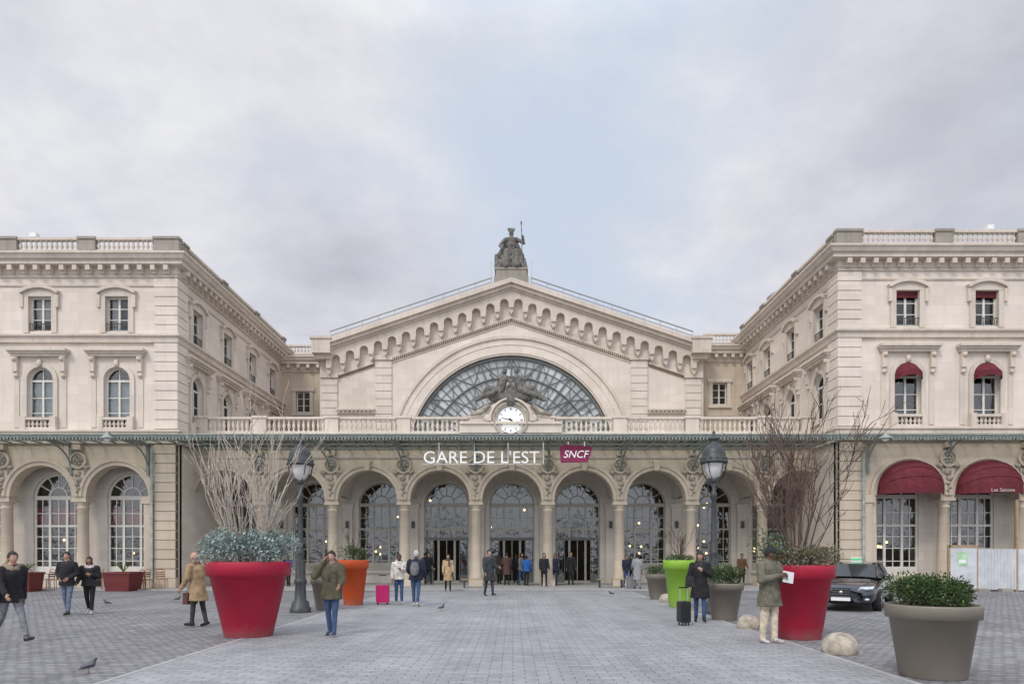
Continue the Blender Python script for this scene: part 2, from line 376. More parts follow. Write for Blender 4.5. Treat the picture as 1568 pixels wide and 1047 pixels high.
    if side=='L': parapet(M1,u0,u1,[(xc-.45,.62)]+[(px,.42) for px in (-21.2,-25.1,-29,-33)]); parapet(M2,s0,s1,[(s0+.75,.28),(s0+5.5,.3),(s0+10.5,.3),(s1-.3,.3)])
    else: parapet(M1,u0,u1,[(xc+.45,.62),(20.9,.42),(24.9,.42),(28.9,.42),(33,.42)]); parapet(M2,s0,s1,[(s1-.75,.28),(s1-5,.3),(s1-10,.3),(s0+.3,.3)])
    xa,xb=(u0,xc-.36) if side=='L' else (xc+.36,u1)
    roof.box(M_ZINC,xa,xb,Yf+.36,Yb,16.4,16.5)
    roof.box(M_ZINC,xa,xb,Yf+2.5,Yb,16.5,17.0)
    walls.box(M_ST,u0,u1,Yb+.002,Yb+.4,0,16.4)
    ox=u0 if side=='L' else u1
    walls.box(M_ST,ox-.2,ox+.2,Yf+.5,Yb,0,16.4)
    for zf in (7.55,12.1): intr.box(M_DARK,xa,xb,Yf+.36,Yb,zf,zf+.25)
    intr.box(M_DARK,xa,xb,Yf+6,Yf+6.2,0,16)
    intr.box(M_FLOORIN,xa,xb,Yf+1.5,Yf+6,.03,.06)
    Mi=FR(Yf+1.2); Ri=1.23
    hs=[archpoly(c,Ri,.62,4.6) for c in ar]
    gal.plate(M_GAL,[(xa,0),(xb,0),(xb,7.1),(xa,7.1)],hs,-.25,0,Mi)
    intr.box(M_GAL,xa,xb,Yf+.56,Yf+1.2,7.1,7.19)
    for c in ar: archwindow(Mi,c,Ri,.62,4.6,M_FRW,red=(side=='L'),lamps=True)
    px=corner[0]-.05 if side=='L' else corner[1]+.02
    pipes.tube(M_GREENL,[(px,Yf-.24,0.1),(px,Yf-.24,6.9)],.065,8)
    for z in (1.5,3.5,5.5): pipes.tube(M_GREENL,[(px,Yf-.24,z),(px,Yf-.24,z+.1)],.085,8)
    return ar
arL=wing('L'); arR=wing('R')
# centre arcade ------------------------------------------------------------
YA=36.0; XL,XR=-16.79,15.85; XE0,XE1=-17.1,16.95; MA=FR(YA)
cs=[X(287+110.4*i,YA) for i in range(10)]
bays=[(a+b)/2 for a,b in zip(cs[:-1],cs[1:])]; R=1.56; zs=4.56
poly=[(XE0,7.9),(XE0,0),(bays[0]-R,0),(bays[0]-R,zs)]+arc(bays[0],zs,R,180,0)[1:]
for c in bays[1:]: poly+=[(c-R,zs)]+arc(c,zs,R,180,0)[1:]
poly+=[(bays[-1]+R,0),(XE1,0),(XE1,7.9)]
arcd.plate(M_AR,poly,[],-.6,0,MA)
for c in bays:
    arcd.prism(M_AR,ringpoly(c,zs,R,R+.2),-.01,.07,MA); arcd.prism(M_AR,ringpoly(c,zs,R+.2,R+.34),-.01,.14,MA)
    orn.prism(M_AR,[(c-.12,zs+R-.02),(c+.12,zs+R-.02),(c+.2,zs+R+.5),(c-.2,zs+R+.5)],-.01,.22,MA)
for x in cs[1:-1]: column(x,YA+.3,zs); spandrel(MA,x)
corn.sweep(M_TR,[(XL,YA),(XR,YA)],[(-.02,6.75),(.06,6.75),(.1,6.9),(-.02,6.92)])
corn.sweep(M_TR,[(XL,YA),(XR,YA)],[(-.3,7.3),(.12,7.3),(.12,7.5),(.3,7.6),(.36,7.85),(.36,8.0),(.12,8.06),(-.3,8.06)])
gal.box(M_GAL,XL,XR,YA+.6,46,7.25,7.9)
gal.box(M_DK,XL,XR,YA+.3,46,7.9,8.0)
ckx=X(782,YA)
posts=[XL+.3]+[c for c in cs[1:-1]]+[XR-.3]
for i,p in enumerate(posts):
    bal.box(M_TR,p-.35,p+.35,8.06,8.86,-.3,.06,MA); bal.box(M_TR,p-.4,p+.4,8.86,8.98,-.36,.12,MA)
for a,b in zip(posts[:-1],posts[1:]):
    if a<ckx<b: continue
    balustrade(MA,a+.35,b-.35,8.06,.88,-.12,M_TR,.24)
YI=39.6; MI=FR(YI)
doorb={3,4,5}
hs=[]
for i,c in enumerate(bays): hs.append(archpoly(c,1.3,.05 if i in doorb else .75,4.55))
gal.plate(M_GAL,[(XE0,0),(XE1,0),(XE1,7.25),(XE0,7.25)],hs,-.3,0,MI)
for i,c in enumerate(bays):
    d=i in doorb
    archwindow(MI,c,1.3,.05 if d else .75,4.55,M_FRT,lamps=not d,door=d)
    if not d:
        gal.box(M_GAL,c-1.4,c+1.4,.6,.75,-.01,.12,MI)
    else:
        for s in (-1,1):
            doors.box(M_FRD,c+s*.98-.24,c+s*.98+.24,.05,.5,-.14,-.06,MI)
            for q in (-.24,.21): doors.box(M_FRD,c+s*.98+q,c+s*.98+q+.04,.5,2.55,-.13,-.07,MI)
            wgl.box(M_GL,c+s*.98-.2,c+s*.98+.2,.5,2.5,-.102,-.098,MI)
        doors.box(M_FRD,c-1.25,c+1.25,2.5,2.68,-.2,-.04,MI)
for x in cs[1:-1]:
    gal.box(M_GAL,x-.28,x+.28,0,4.5,-.01,.16,MI); gal.box(M_GAL,x-.34,x+.34,4.35,4.6,-.01,.22,MI)
    gal.box(M_GAL,x-.2,x+.2,6.6,7.24,-.01,2.98,MI)
    doors.box(M_IRON,x-.08,x+.08,3.2,3.6,.17,.3,MI)
for c in bays:
    vs=[];fs=[];n=14
    for j in range(n+1):
        t=math.pi*j/n
        for w in (0.0,3.0): vs.append((c+1.72*math.cos(t),4.9+1.9*math.sin(t),w))
    for j in range(n): fs.append((2*j,2*j+1,2*j+3,2*j+2))
    gal.add(vs,fs,M_GAL,MI,True)
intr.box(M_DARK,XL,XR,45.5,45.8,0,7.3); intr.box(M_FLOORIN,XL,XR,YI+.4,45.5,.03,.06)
for k in range(14): intr.ball(M_WARM,(random.uniform(-14,13),random.uniform(41,45),random.uniform(3.2,5.4)),.07,8)
# central gable ------------------------------------------------------------
G=46.0; MG=FR(G)
gu=lambda px:X(px,G); gv=lambda py:Z(py,G)
T=lambda px:437+.332*abs(px-783)
gp=lambda px,py:(gu(px),gv(py))
RC=160*G/F; lc=gp(783,701)
walls.plate(M_ST,[(gu(490),7.95),(gu(1077),7.95),gp(1077,T(1077)+5),gp(783,T(783)+5),gp(490,T(490)+5)],
    [[(lc[0]-RC,8.02),(lc[0]+RC,8.02)]+arc(lc[0],lc[1],RC,0,180,48)],-.5,0,MG)
for sgn in (-1,1):
    e=783+sgn*298
    def bar(o0,o1,w0,w1,m,a=783,b=e,part=corn): part.prism(m,[gp(a,T(a)+o0),gp(b,T(b)+o0),gp(b,T(b)+o1),gp(a,T(a)+o1)],w0,w1,MG)
    bar(-4,3,-.5,.95,M_TR); bar(3,8,-.4,.75,M_TR); bar(8,11,-.4,.55,M_TR)
    bar(49,52,-.01,.18,M_TR,b=783+sgn*186); bar(52,55.5,-.01,.12,M_BRK,b=783+sgn*186)
    bar(55.5,58,-.01,.07,M_TR,b=783+sgn*186)
    bar(49,51,-.01,.16,M_TR,a=783+sgn*210,b=783+sgn*266); bar(51,54,-.01,.1,M_BRK,a=783+sgn*210,b=783+sgn*266)
    for k in range(120):
        a=783+sgn*(3+k*1.5)
        if k%2==0 and abs(a-783)<183: corn.box(M_TR,gu(a)-.025,gu(a)+.025,gv(T(a)+55),gv(T(a)+52.2),.1,.16,MG)
    for (a,b) in ((183,208),(266,290)):
        p0,p1=sorted((783+sgn*a,783+sgn*b)); top=gv(T(783+sgn*b)+46)
        quoins(MG,gu(p0),gu(p1),8.0,top,.05,.13,.5)
        trim.box(M_TR,gu(p0)-.08,gu(p1)+.08,top,top+.3,-.1,.24,MG)
    p0,p1=sorted((783+sgn*208,783+sgn*266))
    corn.box(M_TR,gu(p0),gu(p1),gv(634),gv(629),-.01,.12,MG); corn.box(M_TR,gu(p0),gu(p1),gv(629),gv(626),-.01,.3,MG)
    for k in range(9): corn.box(M_TR,gu(p0)+.1+k*.28,gu(p0)+.22+k*.28,gv(632),gv(629.2),.1,.24,MG)
    q0,q1=sorted((783+sgn*272,783+sgn*300))
    corn.box(M_TR,gu(q0),gu(q1),gv(546),gv(525),-.7,.97,MG); corn.box(M_TR,gu(q0)-.1,gu(q1)+.1,gv(525),gv(521),-.8,1.05,MG)
    corn.box(M_TR,gu(q0)+.1,gu(q1)-.1,gv(553),gv(546),-.5,.6,MG)
    for o,r in ((-17,.045),(-10.5,.03)):
        pts=[(gu(783+sgn*x),G-.5,gv(T(783+sgn*x)+o)) for x in (30,275)]
        corn.tube(M_RAIL,pts,r,5)
    for k in range(11):
        x=783+sgn*(30+24.5*k); corn.tube(M_RAIL,[(gu(x),G-.5,gv(T(x)-4)),(gu(x),G-.5,gv(T(x)-17))],.035,5)
m=21.3; K=13; poly=[gp(783-293,T(783-293)+8),gp(783,T(783)+8),gp(783+293,T(783+293)+8)]
h=4.3
for k in range(K,-K-1,-1):
    c=783+k*m; t=T(c)
    poly+=[gp(c+h,t+30)] if k==K else []
    poly+=[gp(c+h,t+37),gp(c+h-1.5,t+43),gp(c,t+47),gp(c-h+1.5,t+43),gp(c-h,t+37)]
    if k>-K:
        cm=c-m/2; r=m/2-h; tt=T(cm)+27
        poly+=[gp(cm+r*math.cos(rad(a)),tt-r*math.sin(rad(a))) for a in range(0,181,20)]
poly+=[gp(783-K*m-h,T(783-K*m)+20)]
corn.plate(M_TR,poly,[],-.01,.45,MG)
for k in range(-K,K+1):
    c=783+k*m; t=T(c); corn.box(M_TR,gu(c)-.15,gu(c)+.15,gv(t+38),gv(t+33),.44,.58,MG)
trim.prism(M_ST,ringpoly(lc[0],lc[1],RC,RC+.55,0,180,60),-.1,.08,MG)
trim.prism(M_ST,ringpoly(lc[0],lc[1],RC+.55,RC+.95,0,180,60),-.1,.12,MG)
trim.prism(M_TR,ringpoly(lc[0],lc[1],RC+.95,RC+1.15,0,180,60),-.01,.24,MG)
trim.prism(M_TR,ringpoly(lc[0],lc[1],RC-.12,RC-.001,0,180,60),-.3,.03,MG)
lun.prism(M_LUN,[(lc[0]-RC+.05,8.05),(lc[0]+RC-.05,8.05)]+arc(lc[0],lc[1],RC-.05,0,180,48),-.34,-.32,MG)
Rl=RC-.1
for f,w in ((.99,.16),(.80,.07),(.585,.10),(.36,.10)): lun.prism(M_FRD,ringpoly(lc[0],lc[1],Rl*f-w,Rl*f,0,180,48),-.3,-.15,MG)
def rbar(a,r0,r1,w,a2=None,mt=M_FRD):
    a2=a if a2 is None else a2
    p0=Vector((lc[0]+math.cos(rad(a))*r0,lc[1]+math.sin(rad(a))*r0)); p1=Vector((lc[0]+math.cos(rad(a2))*r1,lc[1]+math.sin(rad(a2))*r1))
    d=(p1-p0).normalized(); n=Vector((-d.y,d.x))*w/2
    lun.prism(mt,[tuple(p0+n),tuple(p1+n),tuple(p1-n),tuple(p0-n)],-.29,-.2,MG)
for i in range(11):
    a=i*18
    if 0<a<180: rbar(a,Rl*.2,Rl*.98,.12)
    if i<10:
        rbar(a+9,Rl*.36,Rl*.98,.04)
        for k in (4.5,13.5): rbar(a+k,Rl*.585,Rl*.98,.024)
        rbar(a,Rl*.585,Rl*.80,.026,a+9); rbar(a+18,Rl*.585,Rl*.80,.026,a+9)
        rbar(a+9,Rl*.80,Rl*.98,.026,a); rbar(a+9,Rl*.80,Rl*.98,.026,a+18)
        rbar(a,Rl*.36,Rl*.585,.026,a+9); rbar(a+18,Rl*.36,Rl*.585,.026,a+9)
for f in (.9,.69,.47): lun.prism(M_FRD,ringpoly(lc[0],lc[1],Rl*f-.028,Rl*f,0,180,48),-.28,-.21,MG)
ap=gp(783,T(783)); el=gp(490,T(490)); er=gp(1077,T(1077))
vs=[(el[0],G+.5,el[1]),(ap[0],G+.5,ap[1]),(er[0],G+.5,er[1]),(el[0],90,el[1]),(ap[0],90,ap[1]),(er[0],90,er[1])]
roof.add(vs,[(0,1,4,3),(1,2,5,4)],M_ZINC)
walls.box(M_ST,el[0],el[0]+.4,G+.5,90,0,el[1]-.1); walls.box(M_ST,er[0]-.4,er[0],G+.5,90,0,er[1]-.1)
walls.box(M_DARK,el[0]+.4,er[0]-.4,60,60.3,0,14)
for (xa,xb,Yl) in ((-16.79,gu(490),49.6),(gu(1077),15.85,47.0)):
    Ml=FR(Yl); uc=X(464,49.6) if xa<0 else X(1102,47.0)
    dz=-.55
    walls.plate(M_AR,[(xa,8),(xb,8),(xb,15.6),(xa,15.6)],[[(uc-.5,11.95),(uc+.5,11.95),(uc+.5,13.5),(uc-.5,13.5)]],-.35,0,Ml)
    intr.box(M_DARK,xa,xb,Yl+2,Yl+2.1,8,15.5)
    rectwin(Ml,uc,11.95,13.5,1.0,0)
    for s in (-1,1): trim.box(M_TR,uc+s*.62-.12,uc+s*.62+.12,11.9,13.5,-.01,.08,Ml)
    trim.box(M_TR,uc-.85,uc+.85,13.5,13.75,-.01,.14,Ml); trim.box(M_TR,uc-.8,uc+.8,11.75,11.9,-.01,.14,Ml)
    corn.sweep(M_TR,[(xa,Yl),(xb,Yl)],[(a,z+dz) for a,z in CORN])
    n=5
    for i in range(n):
        u=xa+.2+(i+.5)*(xb-xa-.2)/n; corn.box(M_TR,u-.11,u+.11,15.68+dz,15.935+dz,.13,.46,Ml)
    bal.box(M_DK,xa,xb,16.55+dz,16.68+dz,-.2,.3,Ml); balustrade(Ml,xa+.3,xb-.3,16.68+dz,.74,-.03,M_TR,.24)
    corn.sweep(M_TR,[(xa,Yl),(xb,Yl)],[(-.02,11.0),(.12,11.0),(.2,11.2),(-.02,11.25)])
    roof.box(M_ZINC,xa,xb,Yl+.4,Yl+15,15.6,15.8)
    walls.box(M_ST,xa,xb,Yl+15,Yl+15.3,0,15.6)
roof.lathe(M_ZINC,[(.4,0),(.4,.7),(.65,.8),(.72,1.05),(.45,1.3)],(X(1192,44),44,17.2),16)
for (x,y) in ((-20.5,40),(21,40)):
    roof.box(M_ST,x-.5,x+.5,y-.3,y+.3,17.0,17.9)
for p in (walls,trim,corn,quo,bal,wfr,wgl,orn,arcd,cols,intr,roof,doors,gal,lun,pipes): p.build()
for px,Y in ((54,34.2),(1513,33.4)):    # small roof lights on the parapets
    p=Part('roof_spotlight'); xx=X(px,Y); p.box(M_WHITE,xx-.16,xx+.16,Y-.2,Y+.1,17.5,17.72); p.tube(M_RAIL,[(xx,Y,17.4),(xx,Y,17.55)],.04,6); p.build()

# ---------------------------------------------------------------- CANOPY
CN=empty('glass_canopy'); fr=Part('steel_frame',CN); cg=Part('glazing',CN)
YC=31.7; zc=7.12
fr.box(M_GREEN,-36,36,YC-.06,YC+.06,zc,zc+.14); fr.box(M_GREENL,-36,36,YC-.11,YC-.06,zc+.10,zc+.16)
n=int(72/.16)
for i in range(n):
    x=-36+i*.16; fr.box(M_GREENL,x,x+.07,YC-.045,YC-.015,zc-.09,zc)
def yb(x): return 34 if x<-16.79 else (33.2 if x>15.85 else 36)
x=-36
while x<36:
    fr.box(M_GREEN,x-.02,x+.02,YC+.06,yb(x)-.02,zc+.06,zc+.12); x+=.74
for yy in (32.6,): fr.box(M_GREEN,-36,36,yy-.03,yy+.03,zc,zc+.06)
for yy in (33.9,35.1): fr.box(M_GREEN,XL,XR,yy-.03,yy+.03,zc,zc+.06)
cg.box(M_GLC,-36,XL,YC+.06,33.98,zc+.13,zc+.145); cg.box(M_GLC,XL,XR,YC+.06,35.98,zc+.13,zc+.145); cg.box(M_GLC,XR,36,YC+.06,33.18,zc+.13,zc+.145)
brx=[(c,36) for c in cs[1:-1]]+[(XL-1.35-3.82*i,34) for i in range(5)]+[(XR+1.35+3.8*i,33.2) for i in range(5)]
for (x,y) in brx:
    pts=[]
    for k in range(9):
        t=k/8*math.pi/2; L=y-.1-YC-.1
        pts.append((x,y-.12-L*(1-math.cos(t)),zc-1.2+1.15*math.sin(t)))
    fr.tube(M_GREEN,pts,.04,6); fr.box(M_GREEN,x-.04,x+.04,YC+.06,y-.02,zc-.08,zc+.03)
    fr.box(M_GREEN,x-.06,x+.06,y-.16,y-.1,zc-1.5,zc)
    for k in (2,4): fr.tube(M_GREEN,[pts[k],(pts[k][0],pts[k][1],zc)],.022,5)
fr.build(); cg.build()
for px in (168,1352):
    p=Part('canopy_lamp'); xx=X(px,YC-.1)
    p.lathe(M_GREENL,[(.05,.3),(.09,.18),(.28,.05),(.3,0),(.27,-.03)],(xx,YC-.3,zc-.1),14); p.ball(M_WHITE,(xx,YC-.3,zc-.12),(.16,.16,.12),10)
    p.tube(M_GREENL,[(xx,YC-.3,zc+.2),(xx,YC-.05,zc+.15)],.03,5); p.build()

# ---------------------------------------------------------------- SIGNS
def text(part,s,m,x0,x1,z0,z1,Y,depth=.04,shear=0,off=0):
    cu=bpy.data.curves.new('t','FONT'); cu.body=s; cu.extrude=depth/2; cu.shear=shear; cu.resolution_u=4; cu.offset=off
    ob=bpy.data.objects.new('t',cu); me=bpy.data.meshes.new_from_object(ob)
    xs=[v.co.x for v in me.vertices]; ys=[v.co.y for v in me.vertices]
    a,b,c,d=min(xs),max(xs),min(ys),max(ys)
    part.add([(x0+(v.co.x-a)/(b-a)*(x1-x0),Y-v.co.z,z0+(v.co.y-c)/(d-c)*(z1-z0)) for v in me.vertices],[list(p.vertices) for p in me.polygons],m)
    bpy.data.objects.remove(ob)
S1=empty('station_name_sign'); p=Part('letters',S1); q=Part('hangers',S1)
YS=33.0
M_SIGN=mat('sign_white_glow',(.90,.90,.88),.5,.03,3,emit=.25)  # slight emission added to make the letters and clock dial look whiter
x0,x1=X(649,YS),X(826,YS); z0,z1=Z(709,YS),Z(690,YS)
text(p,"GARE DE L'EST",M_SIGN,x0,x1,z0,z1,YS,.06,0,-.004)
q.box(M_WHITE,x0-.05,x1+.1,YS+.04,YS+.06,z0-.05,z0-.02)
for px in (672,726,778,832): q.tube(M_WHITE,[(X(px,YS),YS+.06,z0-.03),(X(px,YS),YS+.06,zc-.02)],.022,6)
p.build(); q.build()
S2=empty('railway_logo_sign'); p=Part('panel',S2)
M_MAG=mat('sign_magenta',(.26,.008,.075),.4,.25,1.2)
sx=lambda a:X(a,YS); sz=lambda a:Z(a,YS)
p.prism(M_MAG,[(sx(859),sz(708)),(sx(900),sz(707)),(sx(907),sz(686)),(sx(904),sz(684)),(sx(863),sz(680)),(sx(857),sz(686))],-.08,.08,FR(YS))
text(p,"SNCF",M_SIGN,sx(863),sx(902),sz(701),sz(690),YS-.1,.02,.25)
for a in (870,895): p.tube(M_WHITE,[(sx(a),YS,sz(684)),(sx(a),YS,zc)],.03,6)
p.build()

# ---------------------------------------------------------------- GROUND
def paving(name,bw,rh,ms,c1,c2,cm,warp,bump,big,fine,rough):
    m,nt,b=newmat(name); tc=N(nt,'ShaderNodeTexCoord').outputs['Object']
    wv=N(nt,'ShaderNodeVectorMath',operation='ADD'); nt.links.new(tc,wv.inputs[0])
    ns=N(nt,'ShaderNodeTexNoise'); ns.inputs['Scale'].default_value=1.3; nt.links.new(tc,ns.inputs['Vector'])
    sc_=N(nt,'ShaderNodeVectorMath',operation='SCALE'); sc_.inputs['Scale'].default_value=warp; nt.links.new(ns.outputs['Color'],sc_.inputs[0]); nt.links.new(sc_.outputs[0],wv.inputs[1])
    br=N(nt,'ShaderNodeTexBrick'); nt.links.new(wv.outputs[0],br.inputs['Vector']); br.inputs['Scale'].default_value=1
    br.inputs['Brick Width'].default_value=bw; br.inputs['Row Height'].default_value=rh; br.inputs['Mortar Size'].default_value=ms; br.inputs['Mortar Smooth'].default_value=.5
    br.inputs['Color1'].default_value=(*c1,1); br.inputs['Color2'].default_value=(*c2,1); br.inputs['Mortar'].default_value=(*cm,1)
    c=mixcol(nt,1.0,br.outputs['Color'],ramp(nt,noise(nt,tc,.38,7,.6),[(.3,big),(.7,1.1)]),'MULTIPLY')
    c=mixcol(nt,1.0,c,ramp(nt,noise(nt,tc,5,6,.75),[(.32,fine),(.65,1.08)]),'MULTIPLY')
    c=mixcol(nt,1.0,c,ramp(nt,noise(nt,tc,60,3,.6),[(.35,.86),(.65,1.1)]),'MULTIPLY')
    mp=N(nt,'ShaderNodeMapping'); mp.inputs['Scale'].default_value=(1.4,.16,1); nt.links.new(tc,mp.inputs[0])
    c=mixcol(nt,1.0,c,ramp(nt,noise(nt,mp.outputs[0],1.0,5,.6),[(.35,.86),(.6,1.03)]),'MULTIPLY')
    vo=N(nt,'ShaderNodeTexVoronoi'); vo.inputs['Scale'].default_value=2.4; nt.links.new(tc,vo.inputs['Vector'])
    c=mixcol(nt,1.0,c,ramp(nt,vo.outputs['Distance'],[(.035,.55),(.06,1.0)]),'MULTIPLY')
    nt.links.new(c,b.inputs['Base Color']); b.inputs['Roughness'].default_value=rough
    bp=N(nt,'ShaderNodeBump'); bp.inputs['Strength'].default_value=bump; bp.inputs['Distance'].default_value=.015; bp.invert=True
    nt.links.new(br.outputs['Fac'],bp.inputs['Height']); nt.links.new(bp.outputs[0],b.inputs['Normal']); return m
M_COB=paving('cobbles',.2,.14,.013,(.34,.335,.34),(.225,.225,.235),(.13,.13,.135),.09,.8,.72,.78,.72)
M_GRA=paving('granite_paving',.34,.15,.010,(.385,.39,.405),(.305,.31,.325),(.18,.18,.185),.01,.55,.82,.84,.7)
p=Part('ground'); p.add([(-400,-200,0),(400,-200,0),(400,400,0),(-400,400,0)],[(0,1,2,3)],M_COB); p.build()
p=Part('paved_walkway'); p.add([(-5.4,-40,.004),(5.25,-40,.004),(5.25,31.5,.004),(-5.4,31.5,.004)],[(0,1,2,3)],M_GRA); p.build()
M_KERB=mat('kerb_granite',(.36,.36,.355),.8,.15,3,.3,20)
p=Part('walkway_edging')
for x in (-5.5,5.25):
    y=-5
    while y<31: p.box(M_KERB,x,x+.1,y,y+.97,0,.010); y+=1
p.build()
p=Part('station_pavement')
p.box(M_KERB,-36,36,31.9,32.1,0,.06)
p.box(mat('pavement_slabs',(.35,.34,.33),.8,.12,2,.2,20),-36,36,32.1,45.4,0,.028); p.build()

# ---------------------------------------------------------------- people machinery
BL=[]
def capsule(a,b,r0,r1,n=14,sx=1,sy=1):
    a=Vector(a);b=Vector(b); d=(b-a); L=d.length; d=d.normalized() if L>1e-6 else Vector((0,0,1))
    u=d.cross(Vector((0,0,1)) if abs(d.z)<.95 else Vector((0,1,0))).normalized(); w=d.cross(u)
    rings=[]
    for k in range(1,4): t=k/4*math.pi/2; rings.append((-math.cos(t)*r0,math.sin(t)*r0))
    m=max(2,int(L/.03))
    for k in range(m+1): rings.append((L*k/m,r0+(r1-r0)*k/m))
    for k in (3,2,1): t=k/4*math.pi/2; rings.append((L+math.cos(t)*r1,math.sin(t)*r1))
    vs=[];fs=[]
    for (s,r) in rings:
        for i in range(n):
            t=2*math.pi*i/n; vs.append(a+d*s+(u*math.cos(t)*sx+w*math.sin(t)*sy)*r)
    for j in range(len(rings)-1):
        for i in range(n): k=(i+1)%n; fs.append((j*n+i,j*n+k,(j+1)*n+k,(j+1)*n+i))
    fs.append(list(range(n))[::-1]); fs.append(list(range((len(rings)-1)*n,len(rings)*n)))
    return vs,fs
def loft(rings,n=24,wr=0):
    rr=[]
    for (a,b) in zip(rings[:-1],rings[1:]):
        m=max(1,int(abs(b[2]-a[2])/.03))
        for k in range(m):
            t=k/m
            rr.append([a[i]+(b[i]-a[i])*t for i in range(5)])
    rr.append(list(rings[-1])); vs=[];fs=[]
    ph=random.random()*6
    for (x,y,z,rx,ry) in rr:
        for i in range(n):
            t=2*math.pi*i/n; q=1+wr*(math.sin(5*t+ph+z*9)*.5+math.sin(3*t-z*21+ph)*.5)
            vs.append(Vector((x+rx*q*math.cos(t),y+ry*q*math.sin(t),z)))
    for j in range(len(rr)-1):
        for i in range(n): k=(i+1)%n; fs.append((j*n+i,j*n+k,(j+1)*n+k,(j+1)*n+i))
    fs.append(list(range(n))[::-1]); fs.append(list(range((len(rr)-1)*n,len(rr)*n)))
    return vs,fs
def blob(name,prims,parent,Mx,voxel=.018):
    V=[];Fc=[];lab=[];mats=[]
    for (vs,fs),m in prims:
        if m not in mats: mats.append(m)
        o=len(V)
        for v in vs: V.append(tuple(Mx@Vector(v))); lab.append(mats.index(m))
        for f in fs: Fc.append([i+o for i in f])
    me=bpy.data.meshes.new(name); me.from_pydata(V,[],Fc); me.update()
    ob=bpy.data.objects.new(name,me); sc.collection.objects.link(ob)
    r=ob.modifiers.new('r','REMESH'); r.mode='VOXEL'; r.voxel_size=voxel; r.use_smooth_shade=True
    s=ob.modifiers.new('s','SMOOTH'); s.factor=.5; s.iterations=2
    BL.append((ob,V,lab,mats,parent))
def finish_blobs():
    dg=bpy.context.evaluated_depsgraph_get(); dg.update()
    new=[]
    for ob,V,lab,mats,parent in BL: new.append(bpy.data.meshes.new_from_object(ob.evaluated_get(dg)))
    for (ob,V,lab,mats,parent),me in zip(BL,new):
        kd=kdtree.KDTree(len(V))
        for i,v in enumerate(V): kd.insert(v,i)
        kd.balance(); ob.modifiers.clear(); nm=ob.name; ob.data=me; me.name=nm
        me.materials.clear()
        for m in mats: me.materials.append(m)
        for p in me.polygons:
            p.material_index=lab[kd.find(p.center)[1]]; p.use_smooth=True
        if parent: ob.parent=parent; ob.matrix_parent_inverse=Matrix.Translation(parent.location).inverted()
FM={}
def fab(c,rough=.85):
    k=('f',c)
    if k not in FM: FM[k]=mat('fabric',c,rough,.35,9,.8,26)
    return FM[k]
def skinm(c):
    k=('s',c)
    if k not in FM: FM[k]=mat('skin',c,.55,.06,8)
    return FM[k]
SK1=(.48,.28,.20); SK2=(.10,.05,.03); SK3=(.30,.17,.11)
M_EYEW=mat('eye_white',(.7,.7,.68),.3,0,1); M_LIP=mat('lips',(.35,.12,.10),.5,.1,5)
